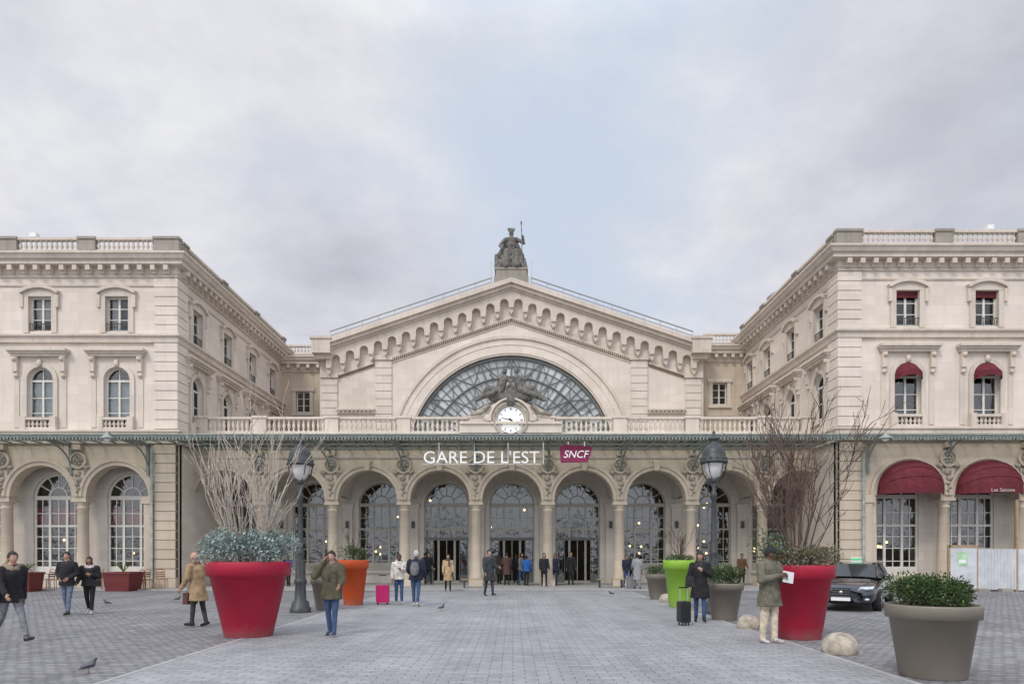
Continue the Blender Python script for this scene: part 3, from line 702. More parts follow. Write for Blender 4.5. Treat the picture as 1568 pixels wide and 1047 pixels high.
def person(name,px,fy,H=1.74,face=0,top=(.02,.02,.025),legs=(.03,.04,.08),shoe=(.03,.03,.03),hair=(.02,.015,.01),skin=SK1,
           hem=.82,flare=.03,bulk=.03,aL=(8,10,15),aR=(8,10,15),lL=(4,3),lR=(-4,3),hairstyle='short',hood=None,scarf=None,lean=0,tilt=0,yaw=0,far=False,cap=None,legw=0,inner=None):
    Y=GY(fy); x=X(px,Y); k=H/1.75
    E=empty(name,(x,Y,0))
    tm=fab(top); lm=fab(legs); sm=fab(shoe,.5); sk=skinm(skin); hm=fab(hair,.6)
    P=[]; hip=.91
    def leg(s,a,b):
        a=rad(a);b=rad(b); h=Vector((s*.09,0,hip)); kn=h+.42*Vector((0,-math.sin(a),-math.cos(a)))
        an=kn+.41*Vector((0,-math.sin(a-b),-math.cos(a-b))); pt=a-b
        pt=min(0,pt)*.9+max(0,pt)*.5
        R_=Matrix.Rotation(-pt,3,'X')
        he=an+R_@Vector((0,.045,-.045)); to=an+R_@Vector((s*.02,-.165,-.055))
        return h,kn,an,he,to
    LG=[leg(1,*lL),leg(-1,*lR)]
    dz=-min(min(g[3].z-.042,g[4].z-.032) for g in LG)
    up=Vector((0,0,dz))
    for h,kn,an,he,to in LG:
        h,kn,an,he,to=h+up,kn+up,an+up,he+up,to+up
        P+=[(capsule(h,kn,.092+legw,.064+legw),lm),(capsule(kn,an,.062+legw,.048+legw),lm),(capsule(he,to,.042,.034,12),sm),(capsule(an,he,.045,.04,12),sm)]
    ln=lambda v:Vector((v[0],v[1]-lean*(v[2]-.9),v[2]))+up
    b=bulk
    def rg(z,rx,ry,yo=0): q=ln((0,yo,z)); return (q.x,q.y,q.z,rx,ry)
    P.append((loft([rg(hem,.155+b+flare,.115+b+flare*.7),rg(.95,.155+b,.112+b),rg(1.08,.138+b,.10+b),rg(1.22,.155+b,.112+b),rg(1.34,.172+b*.8,.115+b*.8),rg(1.41,.155+b*.5,.098+b*.5),rg(1.465,.10,.075),rg(1.50,.065,.062)],28,.06),tm))
    P.append((loft([rg(hip-.09,.15,.105),rg(hip+.03,.15,.105)]),lm))
    if inner: P.append((loft([rg(1.12,.06,.13,-b*.75),rg(1.42,.05,.085,-b*.75)]),fab(inner)))
    P.append((capsule(ln((0,.0,1.46)),ln((0,-.012,1.55)),.058,.056),sk))
    hands=Part('hands',E); Mx=Matrix.Translation((x,Y,0))@Matrix.Rotation(rad(face),4,'Z')@Matrix.Scale(k,4)
    for s,A in ((1,aL),(-1,aR)):
        sh=ln((s*(.165+b*.6),0,1.405))
        if hasattr(A[0],'__len__'):
            el=ln(A[0]); wr=ln(A[1])
        else:
            a,o,bb=[rad(q) for q in A]
            el=sh+.285*Vector((s*math.sin(o),-math.sin(a)*math.cos(o),-math.cos(a)*math.cos(o)))
            wr=el+.25*Vector((s*math.sin(o)*.3,-math.sin(a+bb),-math.cos(a+bb))).normalized()
        P+=[(capsule(sh,el,.06+b*.55,.046+b*.5),tm),(capsule(el,wr,.047+b*.45,.036+b*.35),tm)]
        d=(wr-el).normalized(); nn=Vector((-s,0,0)); nn=(nn-d*nn.dot(d)); nn=nn.normalized() if nn.length>.1 else Vector((0,-1,0)); t=d.cross(nn)
        if t.y>0: t=-t
        B=Matrix((t,nn,d)).transposed()
        pc=wr+d*.06
        hands.ball(sk,pc,(.040,.017,.056),10,Mx,B)
        for i,(o,L) in enumerate(((.030,.070),(.010,.080),(-.010,.074),(-.029,.058))):
            p0=wr+d*.095+t*o; p1=p0+d*L*.5+nn*.008; p2=p1+d*L*.42+nn*.024
            hands.tube(sk,[Mx@p0,Mx@p1,Mx@p2],[.0095,.009,.0065],6)
        p0=wr+d*.04+t*.032; p1=p0+d*.03+t*.022+nn*.008; p2=p1+d*.03+t*.006+nn*.01
        hands.tube(sk,[Mx@p0,Mx@p1,Mx@p2],[.012,.011,.008],6)
    hands.build()
    if hood:
        P+=[(capsule(ln((-.085,.05,1.485)),ln((.085,.05,1.485)),.062,.062),fab(hood)),(capsule(ln((-.09,.02,1.48)),ln((-.04,-.09,1.44)),.045,.035),fab(hood)),(capsule(ln((.09,.02,1.48)),ln((.04,-.09,1.44)),.045,.035),fab(hood))]
    if scarf:
        P+=[(capsule(ln((-.06,.02,1.495)),ln((.06,.02,1.495)),.065,.065),fab(scarf)),(capsule(ln((-.05,-.05,1.48)),ln((.05,-.05,1.48)),.05,.05),fab(scarf)),(capsule(ln((.03,-.11,1.42)),ln((.04,-.145,1.2)),.035,.03),fab(scarf))]
    blob('body',P,E,Mx,.024 if far else .015)
    hd=Part('head',E); hp=ln((0,-.02,1.632));
    HM=Mx@Matrix.Translation(hp)@Matrix.Rotation(rad(yaw),4,'Z')@Matrix.Rotation(rad(tilt),4,'X')
    vs=[];fs=[];n=24;rn=18
    def hv(ph,t,gr=0):
        q=Vector((math.sin(ph)*math.sin(t),-math.sin(ph)*math.cos(t),math.cos(ph)))
        w=.074*(1-.28*max(0,-q.z)**1.3*(1 if q.y<.3 else .6));
        v=Vector((q.x*w,q.y*.092,q.z*.116))
        if q.y<0:
            v.y-= .024*math.exp(-(v.x/.012)**2-((v.z+.022)/.02)**2)+.008*math.exp(-(v.x/.010)**2-((v.z-.005)/.022)**2)
            v.y+= .010*(math.exp(-((abs(v.x)-.03)/.014)**2-((v.z-.005)/.012)**2))
            v.y-= .007*math.exp(-(v.x/.02)**2-((v.z+.088)/.015)**2)
        else: v.z+= .004; v.y*=1.05
        if gr: v+=q*gr
        return v
    for j in range(rn+1):
        for i in range(n): vs.append(hv(math.pi*j/rn,2*math.pi*i/n))
    for j in range(rn):
        for i in range(n): kk=(i+1)%n; fs.append((j*n+i,j*n+kk,(j+1)*n+kk,(j+1)*n+i))
    hd.add(vs,fs,sk,HM,True)
    for s in (-1,1):
        hd.ball(M_EYEW,(s*.03,-.079,.004),(.013,.008,.0075),8,HM); hd.ball(M_BLACK,(s*.03,-.0865,.004),(.006,.003,.006),6,HM)
        hd.ball(hm,(s*.03,-.088,.024),(.018,.005,.004),6,HM)
        hd.ball(sk,(s*.076,.01,-.008),(.010,.02,.032),8,HM)
    hd.ball(M_LIP,(0,-.088,-.056),(.022,.007,.007),8,HM)
    if hairstyle!='bald' or cap:
        hc=fab(cap) if cap else hm; gr=.013 if not cap else .02
        vs=[];fs=[];keep=set()
        for j in range(rn+1):
            for i in range(n):
                v=hv(math.pi*j/rn,2*math.pi*i/n,gr*(1+.3*math.sin(i*3.1+j*2.3))); vs.append(v)
                lim=.045 if v.y<-.05 else (.02 if v.y<-.01 else (-.01 if v.y<.02 else (-.075 if hairstyle!='long' else -.1)))
                if v.z>lim: keep.add(j*n+i)
        for j in range(rn):
            for i in range(n):
                kk=(i+1)%n; f=(j*n+i,j*n+kk,(j+1)*n+kk,(j+1)*n+i)
                if sum(q in keep for q in f)>=3: fs.append(f)
        hd.add(vs,fs,hc,HM,True)
        if hairstyle=='long':
            hd.ball(hm,(0,.045,-.08),(.085,.05,.14),12,HM)
            for s in (-1,1): hd.ball(hm,(s*.07,-.005,-.07),(.022,.04,.11),8,HM)
        if hairstyle=='bun': hd.ball(hm,(0,.10,.06),.04,10,HM)
    if hood:
        hd.ball(fab(hood),(0,.075,-.10),(.10,.05,.07),10,HM)
    hd.build()
    return E,Mx,up
def handbag(name,Mx,c,w,h,d,col,strap=True):
    p=Part(name); m=fab(col,.5)
    a,b,e=w/2,h/2,d/2
    pts=[(-a,-b),(a,-b),(a*.88,b),(-a*.88,b)]
    M2=Mx@Matrix.Translation(c)@Matrix(((1,0,0,0),(0,0,-1,0),(0,1,0,0),(0,0,0,1)))
    p.prism(m,pts,-e,e,M2)
    p.prism(m,[(-a*.9,b*.2),(a*.9,b*.2),(a*.86,b+.01),(-a*.86,b+.01)],e,e+.012,M2)
    if strap:
        q=[M2@Vector((a*.6*math.cos(t),b+h*.55*math.sin(t),0)) for t in [math.pi*i/10 for i in range(11)]]
        p.tube(m,q,.009,6)
    p.build()
def suitcase(name,px,fy,h,w,col,face=0):
    Y=GY(fy); x=X(px,Y); p=Part(name); M=Matrix.Translation((x,Y,0))@Matrix.Rotation(rad(face),4,'Z')@Matrix(((1,0,0,0),(0,0,-1,0),(0,1,0,0),(0,0,0,1)))
    m=mat('suitcase_shell',col,.4,.1,4); r=.05; z0=.07
    poly=arc(w/2-r,h-r,r,0,90,5)+arc(-w/2+r,h-r,r,90,180,5)+arc(-w/2+r,z0+r,r,180,270,5)+arc(w/2-r,z0+r,r,270,360,5)
    p.prism(m,poly,-.12,.12,M)
    for i in range(5):
        u=-w/2+.06+i*(w-.12)/4; p.box(m,u-.012,u+.012,z0+.06,h-.06,-.13,.13,M)
    for s in (-1,1):
        for t in (-.09,.09): p.ball(M_BLACK,(s*(w/2-.05),.035,t),(.02,.035,.035),8,M)
        p.box(M_RAIL,s*.1-.008,s*.1+.008,h,h+.32,-.01,.01,M)
    p.box(M_BLACK,-.12,.12,h+.31,h+.34,-.02,.02,M); p.build()

DENIM=(.045,.08,.17); LD=(.13,.16,.22); BLK=(.012,.012,.015); NAVY=(.012,.016,.035); KH=(.085,.074,.045)
E,Mx,up=person('man_walking',16,985,1.77,62,top=BLK,legs=(.19,.20,.22),shoe=(.02,.02,.02),lL=(30,6),lR=(-18,22),aL=(-15,8,15),aR=(22,8,25),lean=.08,hood=(.28,.22,.15),hem=.80,bulk=.045)
handbag('shoulder_bag',Mx,(-.2,-.02,.93),.34,.26,.12,BLK)
E,Mx,up=person('man_walking',103,942,1.74,8,top=BLK,legs=LD,shoe=(.02,.02,.02),lL=(12,3),lR=(-8,14),aL=((.26,.02,1.15),(.12,-.14,1.02)),aR=((-.26,.02,1.15),(-.14,-.14,1.02)),hem=.82,bulk=.04,hood=(.02,.02,.02))
E,Mx,up=person('woman_walking',137,940,1.62,18,top=BLK,legs=BLK,shoe=(.55,.55,.55),lL=(10,2),lR=(-12,20),hairstyle='long',hood=(.55,.5,.45),hem=.86,bulk=.055,aL=((.26,0,1.12),(.1,-.2,1.2)),aR=(10,12,40),skin=SK3)
handbag('handbag',Mx,(.2,-.1,.95),.26,.2,.1,BLK)
E,Mx,up=person('man_in_beige_coat',303,959,1.72,-105,top=(.36,.25,.14),legs=(.05,.045,.045),shoe=BLK,hem=.60,flare=.04,bulk=.05,hairstyle='bald',lL=(8,3),lR=(-8,6),lean=.12,aL=(5,12,30),aR=(20,12,60),scarf=(.25,.16,.1))
handbag('handbag',Mx,(-.1,-.3,.66),.36,.26,.14,(.10,.03,.02))
E,Mx,up=person('man_on_phone',508,973,1.74,-3,top=KH,legs=DENIM,shoe=(.05,.07,.13),lL=(10,2),lR=(-6,10),aR=((-.33,-.12,1.22),(-.15,-.10,1.52)),aL=(12,10,55),hem=.74,bulk=.055,flare=.03,hood=(.12,.10,.065),inner=(.03,.03,.04),hairstyle='short')
p=Part('smartphone'); p.box(M_BLACK,-.125,-.105,-.085,-.015,1.56,1.70,Mx); p.build()
person('woman_standing',611,925,1.68,15,top=(.62,.58,.52),legs=DENIM,shoe=(.4,.4,.4),skin=SK2,hairstyle='bun',hem=.86,bulk=.04,aL=((.25,0,1.15),(.06,-.22,1.22)),aR=(6,10,20),hood=(.55,.5,.45))
suitcase('suitcase',586,925,.66,.42,(.55,.01,.14),0)
E,Mx,up=person('man_standing',637,928,1.78,175,top=NAVY,legs=DENIM,shoe=(.5,.45,.4),skin=SK2,hem=.82,bulk=.06,lL=(8,2),lR=(-8,8),cap=(.45,.45,.45),aL=(10,14,60),aR=(5,12,20))
p=Part('backpack'); p.ball(fab((.16,.16,.17)),(.0,.2,1.2),(.15,.1,.23),12,Mx); p.ball(fab((.16,.16,.17)),(0,.29,1.1),(.11,.05,.12),10,Mx)
for s in (-1,1): p.tube(fab((.16,.16,.17)),[Mx@Vector((s*.1,.18,1.38)),Mx@Vector((s*.11,.0,1.47)),Mx@Vector((s*.12,-.14,1.36)),Mx@Vector((s*.13,-.1,1.12))],.018,6)
p.build()
E,Mx,up=person('woman_in_black_coat',1072,952,1.74,-12,top=BLK,legs=DENIM,shoe=BLK,hairstyle='long',hem=.58,flare=.05,bulk=.04,aL=((.25,-.03,1.15),(.06,-.2,1.28)),aR=(5,12,10),scarf=(.02,.02,.02),tilt=12,lL=(8,2),lR=(-8,8),inner=(.03,.03,.03))
handbag('handbag',Mx,(-.25,-.06,1.02),.24,.26,.12,(.015,.015,.015))
suitcase('suitcase',1047,957,.58,.26,(.02,.022,.026),10)
E,Mx,up=person('man_reading_paper',1178,984,1.82,25,top=(.13,.125,.09),legs=(.58,.50,.38),shoe=(.55,.5,.5),hairstyle='short',skin=SK2,cap=(.02,.022,.022),hem=.66,flare=.05,bulk=.05,aL=((.27,-.06,1.14),(.12,-.28,1.2)),aR=((-.27,-.06,1.14),(-.08,-.28,1.22)),tilt=22,legw=.012,hood=(.13,.125,.09))
p=Part('folded_newspaper'); p.prism(M_WHITE,[(-.02,1.14),(.22,1.1),(.25,1.3),(.0,1.34)],.33,.345,Mx@Matrix(((1,0,0,0),(0,0,-1,0),(0,1,0,0),(0,0,0,1)))); p.build()
person('woman_in_beige_coat',686,905,1.68,10,top=(.42,.29,.17),legs=BLK,hairstyle='long',hem=.5,flare=.05,lL=(12,3),lR=(-10,14),scarf=(.05,.04,.04),far=True)
person('man_in_dark_coat',749,912,1.85,30,top=(.035,.04,.042),legs=(.03,.035,.05),hem=.56,flare=.04,bulk=.045,lL=(10,2),lR=(-8,10),aL=(10,10,70),far=True)
rnd=[(651,893,NAVY,.8,150,DENIM),(656,895,BLK,.8,30,BLK),(765,894,(.06,.04,.035),.5,170,BLK),(776,896,(.10,.05,.04),.55,190,BLK),(790,893,BLK,.82,0,BLK),(798,896,(.18,.17,.16),.82,60,DENIM),
 (806,897,(.02,.10,.35),.82,170,BLK),(833,898,BLK,.75,10,BLK),(841,896,(.3,.3,.3),.82,-20,DENIM),(850,897,NAVY,.8,-10,NAVY),(874,896,BLK,.6,0,BLK),
 (959,899,NAVY,.82,20,DENIM),(967,897,BLK,.8,160,BLK),(976,902,(.28,.28,.29),.45,180,(.2,.2,.2)),(1136,896,(.12,.06,.03),.6,0,BLK),(1346,897,(.35,.37,.4),.82,10,NAVY),(1369,897,NAVY,.8,-15,DENIM),(441,898,(.03,.09,.3),.8,0,BLK)]
for i,(px,fy,c,hem,fc,lg) in enumerate(rnd):
    person('pedestrian',px,fy,random.uniform(1.62,1.82),fc,top=c,legs=lg,hem=hem,lL=(random.choice([4,14]),4),lR=(random.choice([-3,-12]),8),hairstyle=random.choice(['short','short','long']),skin=random.choice([SK1,SK2,SK3]),aL=(random.uniform(0,20),10,random.uniform(10,70)),far=True)
suitcase('suitcase',966,901,.6,.4,(.2,.2,.22),0)

# ---------------------------------------------------------------- statues
def figure(x,y,z,s,flip=1,recl=0,wx=1.0):
    P=[]; m=M_STAT
    W=lambda a,b,c:(x+flip*a*s*wx,y+b*s,z+c*s)
    add=lambda a,b,r0,r1:P.append((capsule(W(*a),W(*b),r0*s,r1*s),m))
    if not recl:
        add((0,.1,.9),(0,.05,1.35),.24,.22); add((0,.05,1.35),(0,0,1.62),.24,.2); add((-.22,0,1.66),(.22,0,1.66),.1,.1)
        add((0,0,1.7),(0,0,1.85),.08,.08); P.append((capsule(W(0,-.02,1.92),W(0,-.02,2.02),.12*s,.12*s),m))
        for a in range(5): add((-.12+.06*a,0,2.08),(-.13+.065*a,0,2.2),.03,.035)
        for q in (-.2,.2): add((q*.6,0,.9),(q,-.45,.85),.17,.14); add((q,-.45,.85),(q*1.1,-.5,.15),.14,.17)
        add((-.35,-.3,.2),(.35,-.3,.2),.18,.18); add((-.3,-.35,.55),(.3,-.4,.5),.14,.14)
        for q in (-.42,-.28,-.1,.08,.26,.42): add((q*.6,-.45,.8),(q*1.15,-.5,.05),.05,.07)
        add((-.28,0,1.62),(-.46,-.1,1.3),.09,.08); add((-.46,-.1,1.3),(-.36,-.35,1.05),.075,.06)
        add((.28,0,1.62),(.5,-.1,1.42),.09,.08); add((.5,-.1,1.42),(.46,-.2,1.72),.07,.06)
        add((-.35,.2,.1),(-.35,.2,1.0),.18,.15); add((.35,.2,.1),(.35,.2,1.0),.18,.15); add((-.3,.2,.3),(.3,.2,.3),.25,.25)
        add((-.55,-.25,.1),(-.6,-.2,.75),.16,.09); add((.55,-.2,.1),(.5,-.1,.6),.14,.1)
        add((-.2,.12,1.5),(-.5,.2,.9),.1,.14); add((.2,.12,1.5),(.42,.2,.9),.1,.14)
    else:
        add((0,.0,.45),(.16,0,.95),.19,.17); add((.0,0,1.02),(.32,0,.99),.08,.08); add((.17,0,1.05),(.19,0,1.15),.07,.07)
        P.append((capsule(W(.19,-.02,1.23),W(.19,-.02,1.31),.105*s,.105*s),m))
        add((0,0,.42),(-.5,-.2,.5),.16,.13); add((-.5,-.2,.5),(-.8,-.15,.10),.12,.09); add((0,0,.35),(-.55,-.1,.25),.15,.12); add((-.55,-.1,.25),(-1.0,-.1,.02),.12,.08)
        add((.32,0,.98),(.42,-.1,.7),.07,.055); add((.42,-.1,.7),(.30,-.25,.55),.055,.05); add((.0,0,1.02),(-.22,-.12,.86),.07,.055); add((-.22,-.12,.86),(-.42,-.15,1.08),.055,.045)
        add((-.3,.05,.2),(.4,.05,.2),.22,.2); add((-.2,-.2,.35),(-.6,-.2,.2),.1,.12)
    return P
sxx=gu(783); pz=gv(432)
E=empty('rooftop_statue',(sxx,G,pz)); p=Part('pedestal',E)
p.box(M_DK,gu(757),gu(809),G-.9,G+.6,gv(441),gv(431)); p.box(M_DK,gu(760),gu(806),G-.8,G+.5,gv(431),gv(420)); p.box(M_DK,gu(758),gu(808),G-.85,G+.55,gv(420),gv(417))
for s in (-1,1): p.tube(M_RAIL,[(gu(783)+s*1.35,G-.5,gv(440)),(gu(783)+s*1.35,G-.5,gv(405))],.02,5)
p.tube(M_STAT,[(gu(800),G-.5,gv(417)),(gu(798),G-.5,gv(345))],.035,6); p.ball(M_STAT,(gu(798),G-.5,gv(347)),(.06,.05,.16),6); p.build()
blob('figure',figure(sxx,G-.1,gv(418),1.34,1,0,1.25),E,Matrix.Identity(4),.035)
YK=35.75; kx=X(782,YK); kv=lambda a:Z(a,YK)
E=empty('station_clock',(kx,YK,kv(643))); p=Part('surround',E); MK=FR(YK)
kc=kv(643); s=YK/F
prof=[(-78,663),(78,663),(78,650),(64,646),(60,640),(38,636),(32,622),(24,618)]
pl=[(kx+a*s,Z(b,YK)) for a,b in prof]+arc(kx,kc,31*s,50,130,12)+[(kx-a*s,Z(b,YK)) for a,b in prof[::-1][:-2]]
p.plate(M_TR,pl,[arc(kx,kc,21*s,0,360,32)[:-1]],-.5,.15,MK)
p.box(M_TR,kx-78*s,kx+78*s,Z(650,YK),Z(646,YK),-.49,.25,MK)
p.prism(M_CARV,ringpoly(kx,kc,24*s,27*s,0,359.9,40),.14,.26,MK)
p.prism(M_TR,ringpoly(kx,kc,30*s,33*s,-5,185,30),.14,.32,MK)
for sg in (-1,1):
    p.lathe(M_TR,[(.2,-.0),(.24,.1),(.1,.18)],(0,0,0),14,True,MK@Matrix.Translation((kx+sg*1.2,Z(642,YK),.12)))
    p.tube(M_CARV,[(kx+sg*1.1,YK-.2,kc+.75),(kx+sg*1.5,YK-.25,kc+.4),(kx+sg*2.1,YK-.22,kc+.22)],[.12,.16,.08],8)
p.build()
p=Part('dial',E); p.prism(M_SIGN,arc(kx,kc,21*s,0,360,40)[:-1],-.1,.06,MK); p.prism(M_BLACK,ringpoly(kx,kc,20.3*s,21.3*s,0,359.9,48),.0,.12,MK)
for i in range(12):
    a=rad(90-30*i); d=Vector((math.cos(a),math.sin(a))); nn=Vector((-d.y,d.x));
    for o in ((-.03,0,.03) if i%3==0 else (-.018,.018)):
        c0=Vector((kx,kc))+d*14.5*s+nn*o; c1=Vector((kx,kc))+d*18.6*s+nn*o; w=nn*.009
        p.prism(M_BLACK,[tuple(c0-w),tuple(c1-w),tuple(c1+w),tuple(c0+w)],.05,.07,MK)
for ang,L,w in ((90-143,9.5*s,.045),(90-282,15.5*s,.03)):
    a=rad(ang); d=Vector((math.cos(a),math.sin(a))); nn=Vector((-d.y,d.x)); c=Vector((kx,kc))
    p.prism(M_BLACK,[tuple(c-d*.1-nn*w),tuple(c+d*L-nn*w*.3),tuple(c+d*L+nn*w*.3),tuple(c-d*.1+nn*w)],.08,.10,MK)
p.build()
fz=kv(614)
P=figure(kx+.52,YK-.0,fz+.0,1.25,-1,1)+figure(kx-.55,YK-.0,fz+.0,1.25,1,1)
P+=[(capsule((kx,YK-.1,fz),(kx,YK-.1,fz+.5),.32,.24),M_STAT)]
blob('clock_figures',P,E,Matrix.Identity(4),.028)

# ---------------------------------------------------------------- POTS AND PLANTS
def leafmat(n,c): return mat(n,c,.6,.45,6)
M_L1=leafmat('leaf_dark',(.035,.07,.022)); M_L2=leafmat('leaf_light',(.10,.15,.045)); M_L3=leafmat('leaf_silver',(.34,.43,.42)); M_L4=leafmat('leaf_silver_dark',(.15,.22,.22)); M_L5=leafmat('leaf_brown',(.20,.14,.07)); M_L6=leafmat('leaf_sage',(.12,.15,.07))
M_SOIL=mat('soil',(.05,.035,.025),.95,.3,10)
M_BK1=mat('bark_pale',(.44,.38,.32),.8,.3,20); M_BK2=mat('bark_brown',(.11,.07,.055),.8,.3,20)
def leaves(p,c,r,n,size,mats,lobes=7):
    cl=[]
    for i in range(lobes):
        a=2*math.pi*i/lobes+random.random(); q=random.uniform(.35,.75)
        cl.append((Vector((c[0]+r[0]*q*math.cos(a),c[1]+r[1]*q*math.sin(a),c[2]+r[2]*random.uniform(-.1,.5))),random.uniform(.32,.6)))
    cl.append((Vector(c),.75))
    for i in range(n):
        cc,f=random.choice(cl)
        d=Vector((random.gauss(0,1),random.gauss(0,1),random.gauss(0,1))).normalized()*random.uniform(.6,1.1)
        pos=Vector((cc.x+d.x*r[0]*f,cc.y+d.y*r[1]*f,cc.z+d.z*r[2]*f*1.1))
        if pos.z<c[2]-r[2]*.55: continue
        a=(d+Vector((random.gauss(0,.5),random.gauss(0,.5),random.gauss(0,.5)+.3))).normalized(); b=a.cross(Vector((random.random(),random.random(),random.random()))).normalized()
        L=size*random.uniform(.7,1.5)
        p.add([pos,pos+a*L*.5+b*L*.28,pos+a*L,pos+a*L*.5-b*L*.28],[(0,1,2,3)],mats[int(random.random()**1.3*len(mats))])
def twig(p,m,a,d,L,r,depth,spread):
    pts=[Vector(a)]; n=5; dd=Vector(d).normalized()
    for i in range(n):
        dd=(dd+Vector((random.gauss(0,.08),random.gauss(0,.08),.03))).normalized(); pts.append(pts[-1]+dd*L/n)
    p.tube(m,pts,[max(.005,r*(1-.55*i/n)) for i in range(n+1)],5)
    if depth>0:
        for k in range(random.choice((2,3,4))):
            i=random.choice((1,2,3,4,5)); nd=(dd+Vector((random.gauss(0,spread),random.gauss(0,spread),random.uniform(-.05,.3)))).normalized()
            twig(p,m,pts[i],nd,L*random.uniform(.45,.7),max(.006,r*.55*(1-.08*i)),depth-1,spread)
def pot(name,px,fy,rw,h,bw,mt,plant):
    Y=GY(fy); Rr=rw/2; Rb=bw/2; Y=Y+Rb*.9; x=X(px,Y)
    p=Part(name)
    rh=h*.19
    p.lathe(mt,[(Rb*.97,0),(Rb,.02),(Rr*.9,h-rh),(Rr*.905,h-rh),(Rr*.985,h-rh+.005),(Rr,h-.02),(Rr*.99,h),(Rr*.93,h),(Rr*.92,h-.06)],(x,Y,.004),48)
    p.lathe(M_SOIL,[(Rr*.93,h-.07),(.01,h-.03)],(x,Y,.004),24)
    p.build(); plant(x,Y,h,Rr)
def plastic(name,col):
    m,nt,b=newmat(name); tc=N(nt,'ShaderNodeTexCoord').outputs['Object']
    c=mixcol(nt,ramp(nt,noise(nt,tc,1.5,5),[(.3,0.0),(.7,1.0)]),tuple(x*.9 for x in col),tuple(x*1.08 for x in col))
    sp=N(nt,'ShaderNodeSeparateXYZ'); nt.links.new(tc,sp.inputs[0])
    # dust and splash marks close to the ground
    ad=N(nt,'ShaderNodeMath',operation='ADD'); nt.links.new(sp.outputs[2],ad.inputs[0])
    mu=N(nt,'ShaderNodeMath',operation='MULTIPLY'); mu.inputs[1].default_value=.45; nt.links.new(noise(nt,tc,6,5,.7),mu.inputs[0]); nt.links.new(mu.outputs[0],ad.inputs[1])
    d=ramp(nt,ad.outputs[0],[(.22,.45),(.5,.03)])
    c=mixcol(nt,d,c,(.20,.18,.16)); nt.links.new(c,b.inputs['Base Color'])
    nt.links.new(ramp(nt,noise(nt,tc,3,5),[(.3,.38),(.7,.62)]),b.inputs['Roughness'])
    return m
M_PR=plastic('red_planter_plastic',(.41,.0045,.035)); M_PO=plastic('orange_planter_plastic',(.60,.085,.012)); M_PG=plastic('lime_planter_plastic',(.30,.55,.05))
M_PT=plastic('taupe_planter_plastic',(.205,.18,.145))
def plant_silver(x,Y,h,R_):
    p=Part('silver_shrub')
    for i in range(8):
        a=2*math.pi*i/8; cx=x+math.cos(a)*R_*.68; cy=Y+math.sin(a)*R_*.68
        leaves(p,(cx,cy,h+.26),(R_*.52,R_*.52,.40+.2*random.random()),1150,.05,[M_L3,M_L3,M_L4,M_L6])
    p.build()
    p=Part('bare_shrub')
    for i in range(24):
        a=random.uniform(0,6.28); q=random.uniform(.03,.30)
        twig(p,M_BK1,(x+.3*math.cos(a),Y+.3*math.sin(a),h-.05),(q*math.cos(a),q*math.sin(a),1),random.uniform(1.5,2.15),.016,2,.24)
    p.build()
def plant_big_bare(x,Y,h,R_):
    p=Part('dry_shrub')
    for i in range(6):
        a=2*math.pi*i/6; leaves(p,(x+math.cos(a)*R_*.65,Y+math.sin(a)*R_*.65,h+.1),(R_*.55,R_*.5,.30),750,.045,[M_L5,M_L6,M_L5,M_L4])
    leaves(p,(x-R_*.8,Y-.1,h+.25),(R_*.55,R_*.5,.42),900,.045,[M_L6,M_L2,M_L4])
    p.build()
    p=Part('bare_shrub')
    for i in range(17):
        a=random.uniform(0,6.28); q=random.uniform(.08,.62)
        twig(p,M_BK2,(x+.15*math.cos(a),Y+.15*math.sin(a),h-.05),(q*math.cos(a),q*math.sin(a)*.6,1),random.uniform(1.4,2.2),.020,3,.36)
    p.build()
def plant_ball(hh,n=2500,size=.04,tw=0):
    def f(x,Y,h,R_):
        p=Part('boxwood_shrub'); leaves(p,(x,Y,h+hh*.25),(R_*.92,R_*.92,hh*.85),n,size,[M_L1,M_L2,M_L1,M_L2],11); p.build()
        if tw:
            p=Part('bare_shrub')
            for i in range(tw):
                a=random.uniform(0,6.28); q=random.uniform(.1,.5); twig(p,M_BK2,(x,Y,h),(q*math.cos(a),q*math.sin(a),1),random.uniform(.5,.8),.012,2,.3)
            p.build()
    return f
pot('red_planter',381,977,1.68,1.54,.96,M_PR,plant_silver)
pot('red_planter',1222,980,1.40,1.48,.88,M_PR,plant_big_bare)
pot('orange_planter',541,927,1.02,1.5,.62,M_PO,plant_ball(.5,1500,.05,6))
pot('taupe_planter',500,934,.98,.98,.62,M_PT,plant_ball(.35,1500,.045,4))
pot('lime_planter',1041,930,1.06,1.5,.68,M_PG,plant_ball(.15,600,.05,8))
pot('taupe_planter',1008,918,.96,.95,.62,M_PT,plant_ball(.3,1500,.045))
pot('taupe_planter',1109,950,.98,.95,.62,M_PT,plant_ball(.42,2500,.045))
pot('taupe_planter',1428,1042,1.20,1.0,.84,M_PT,plant_ball(.37,8000,.036))
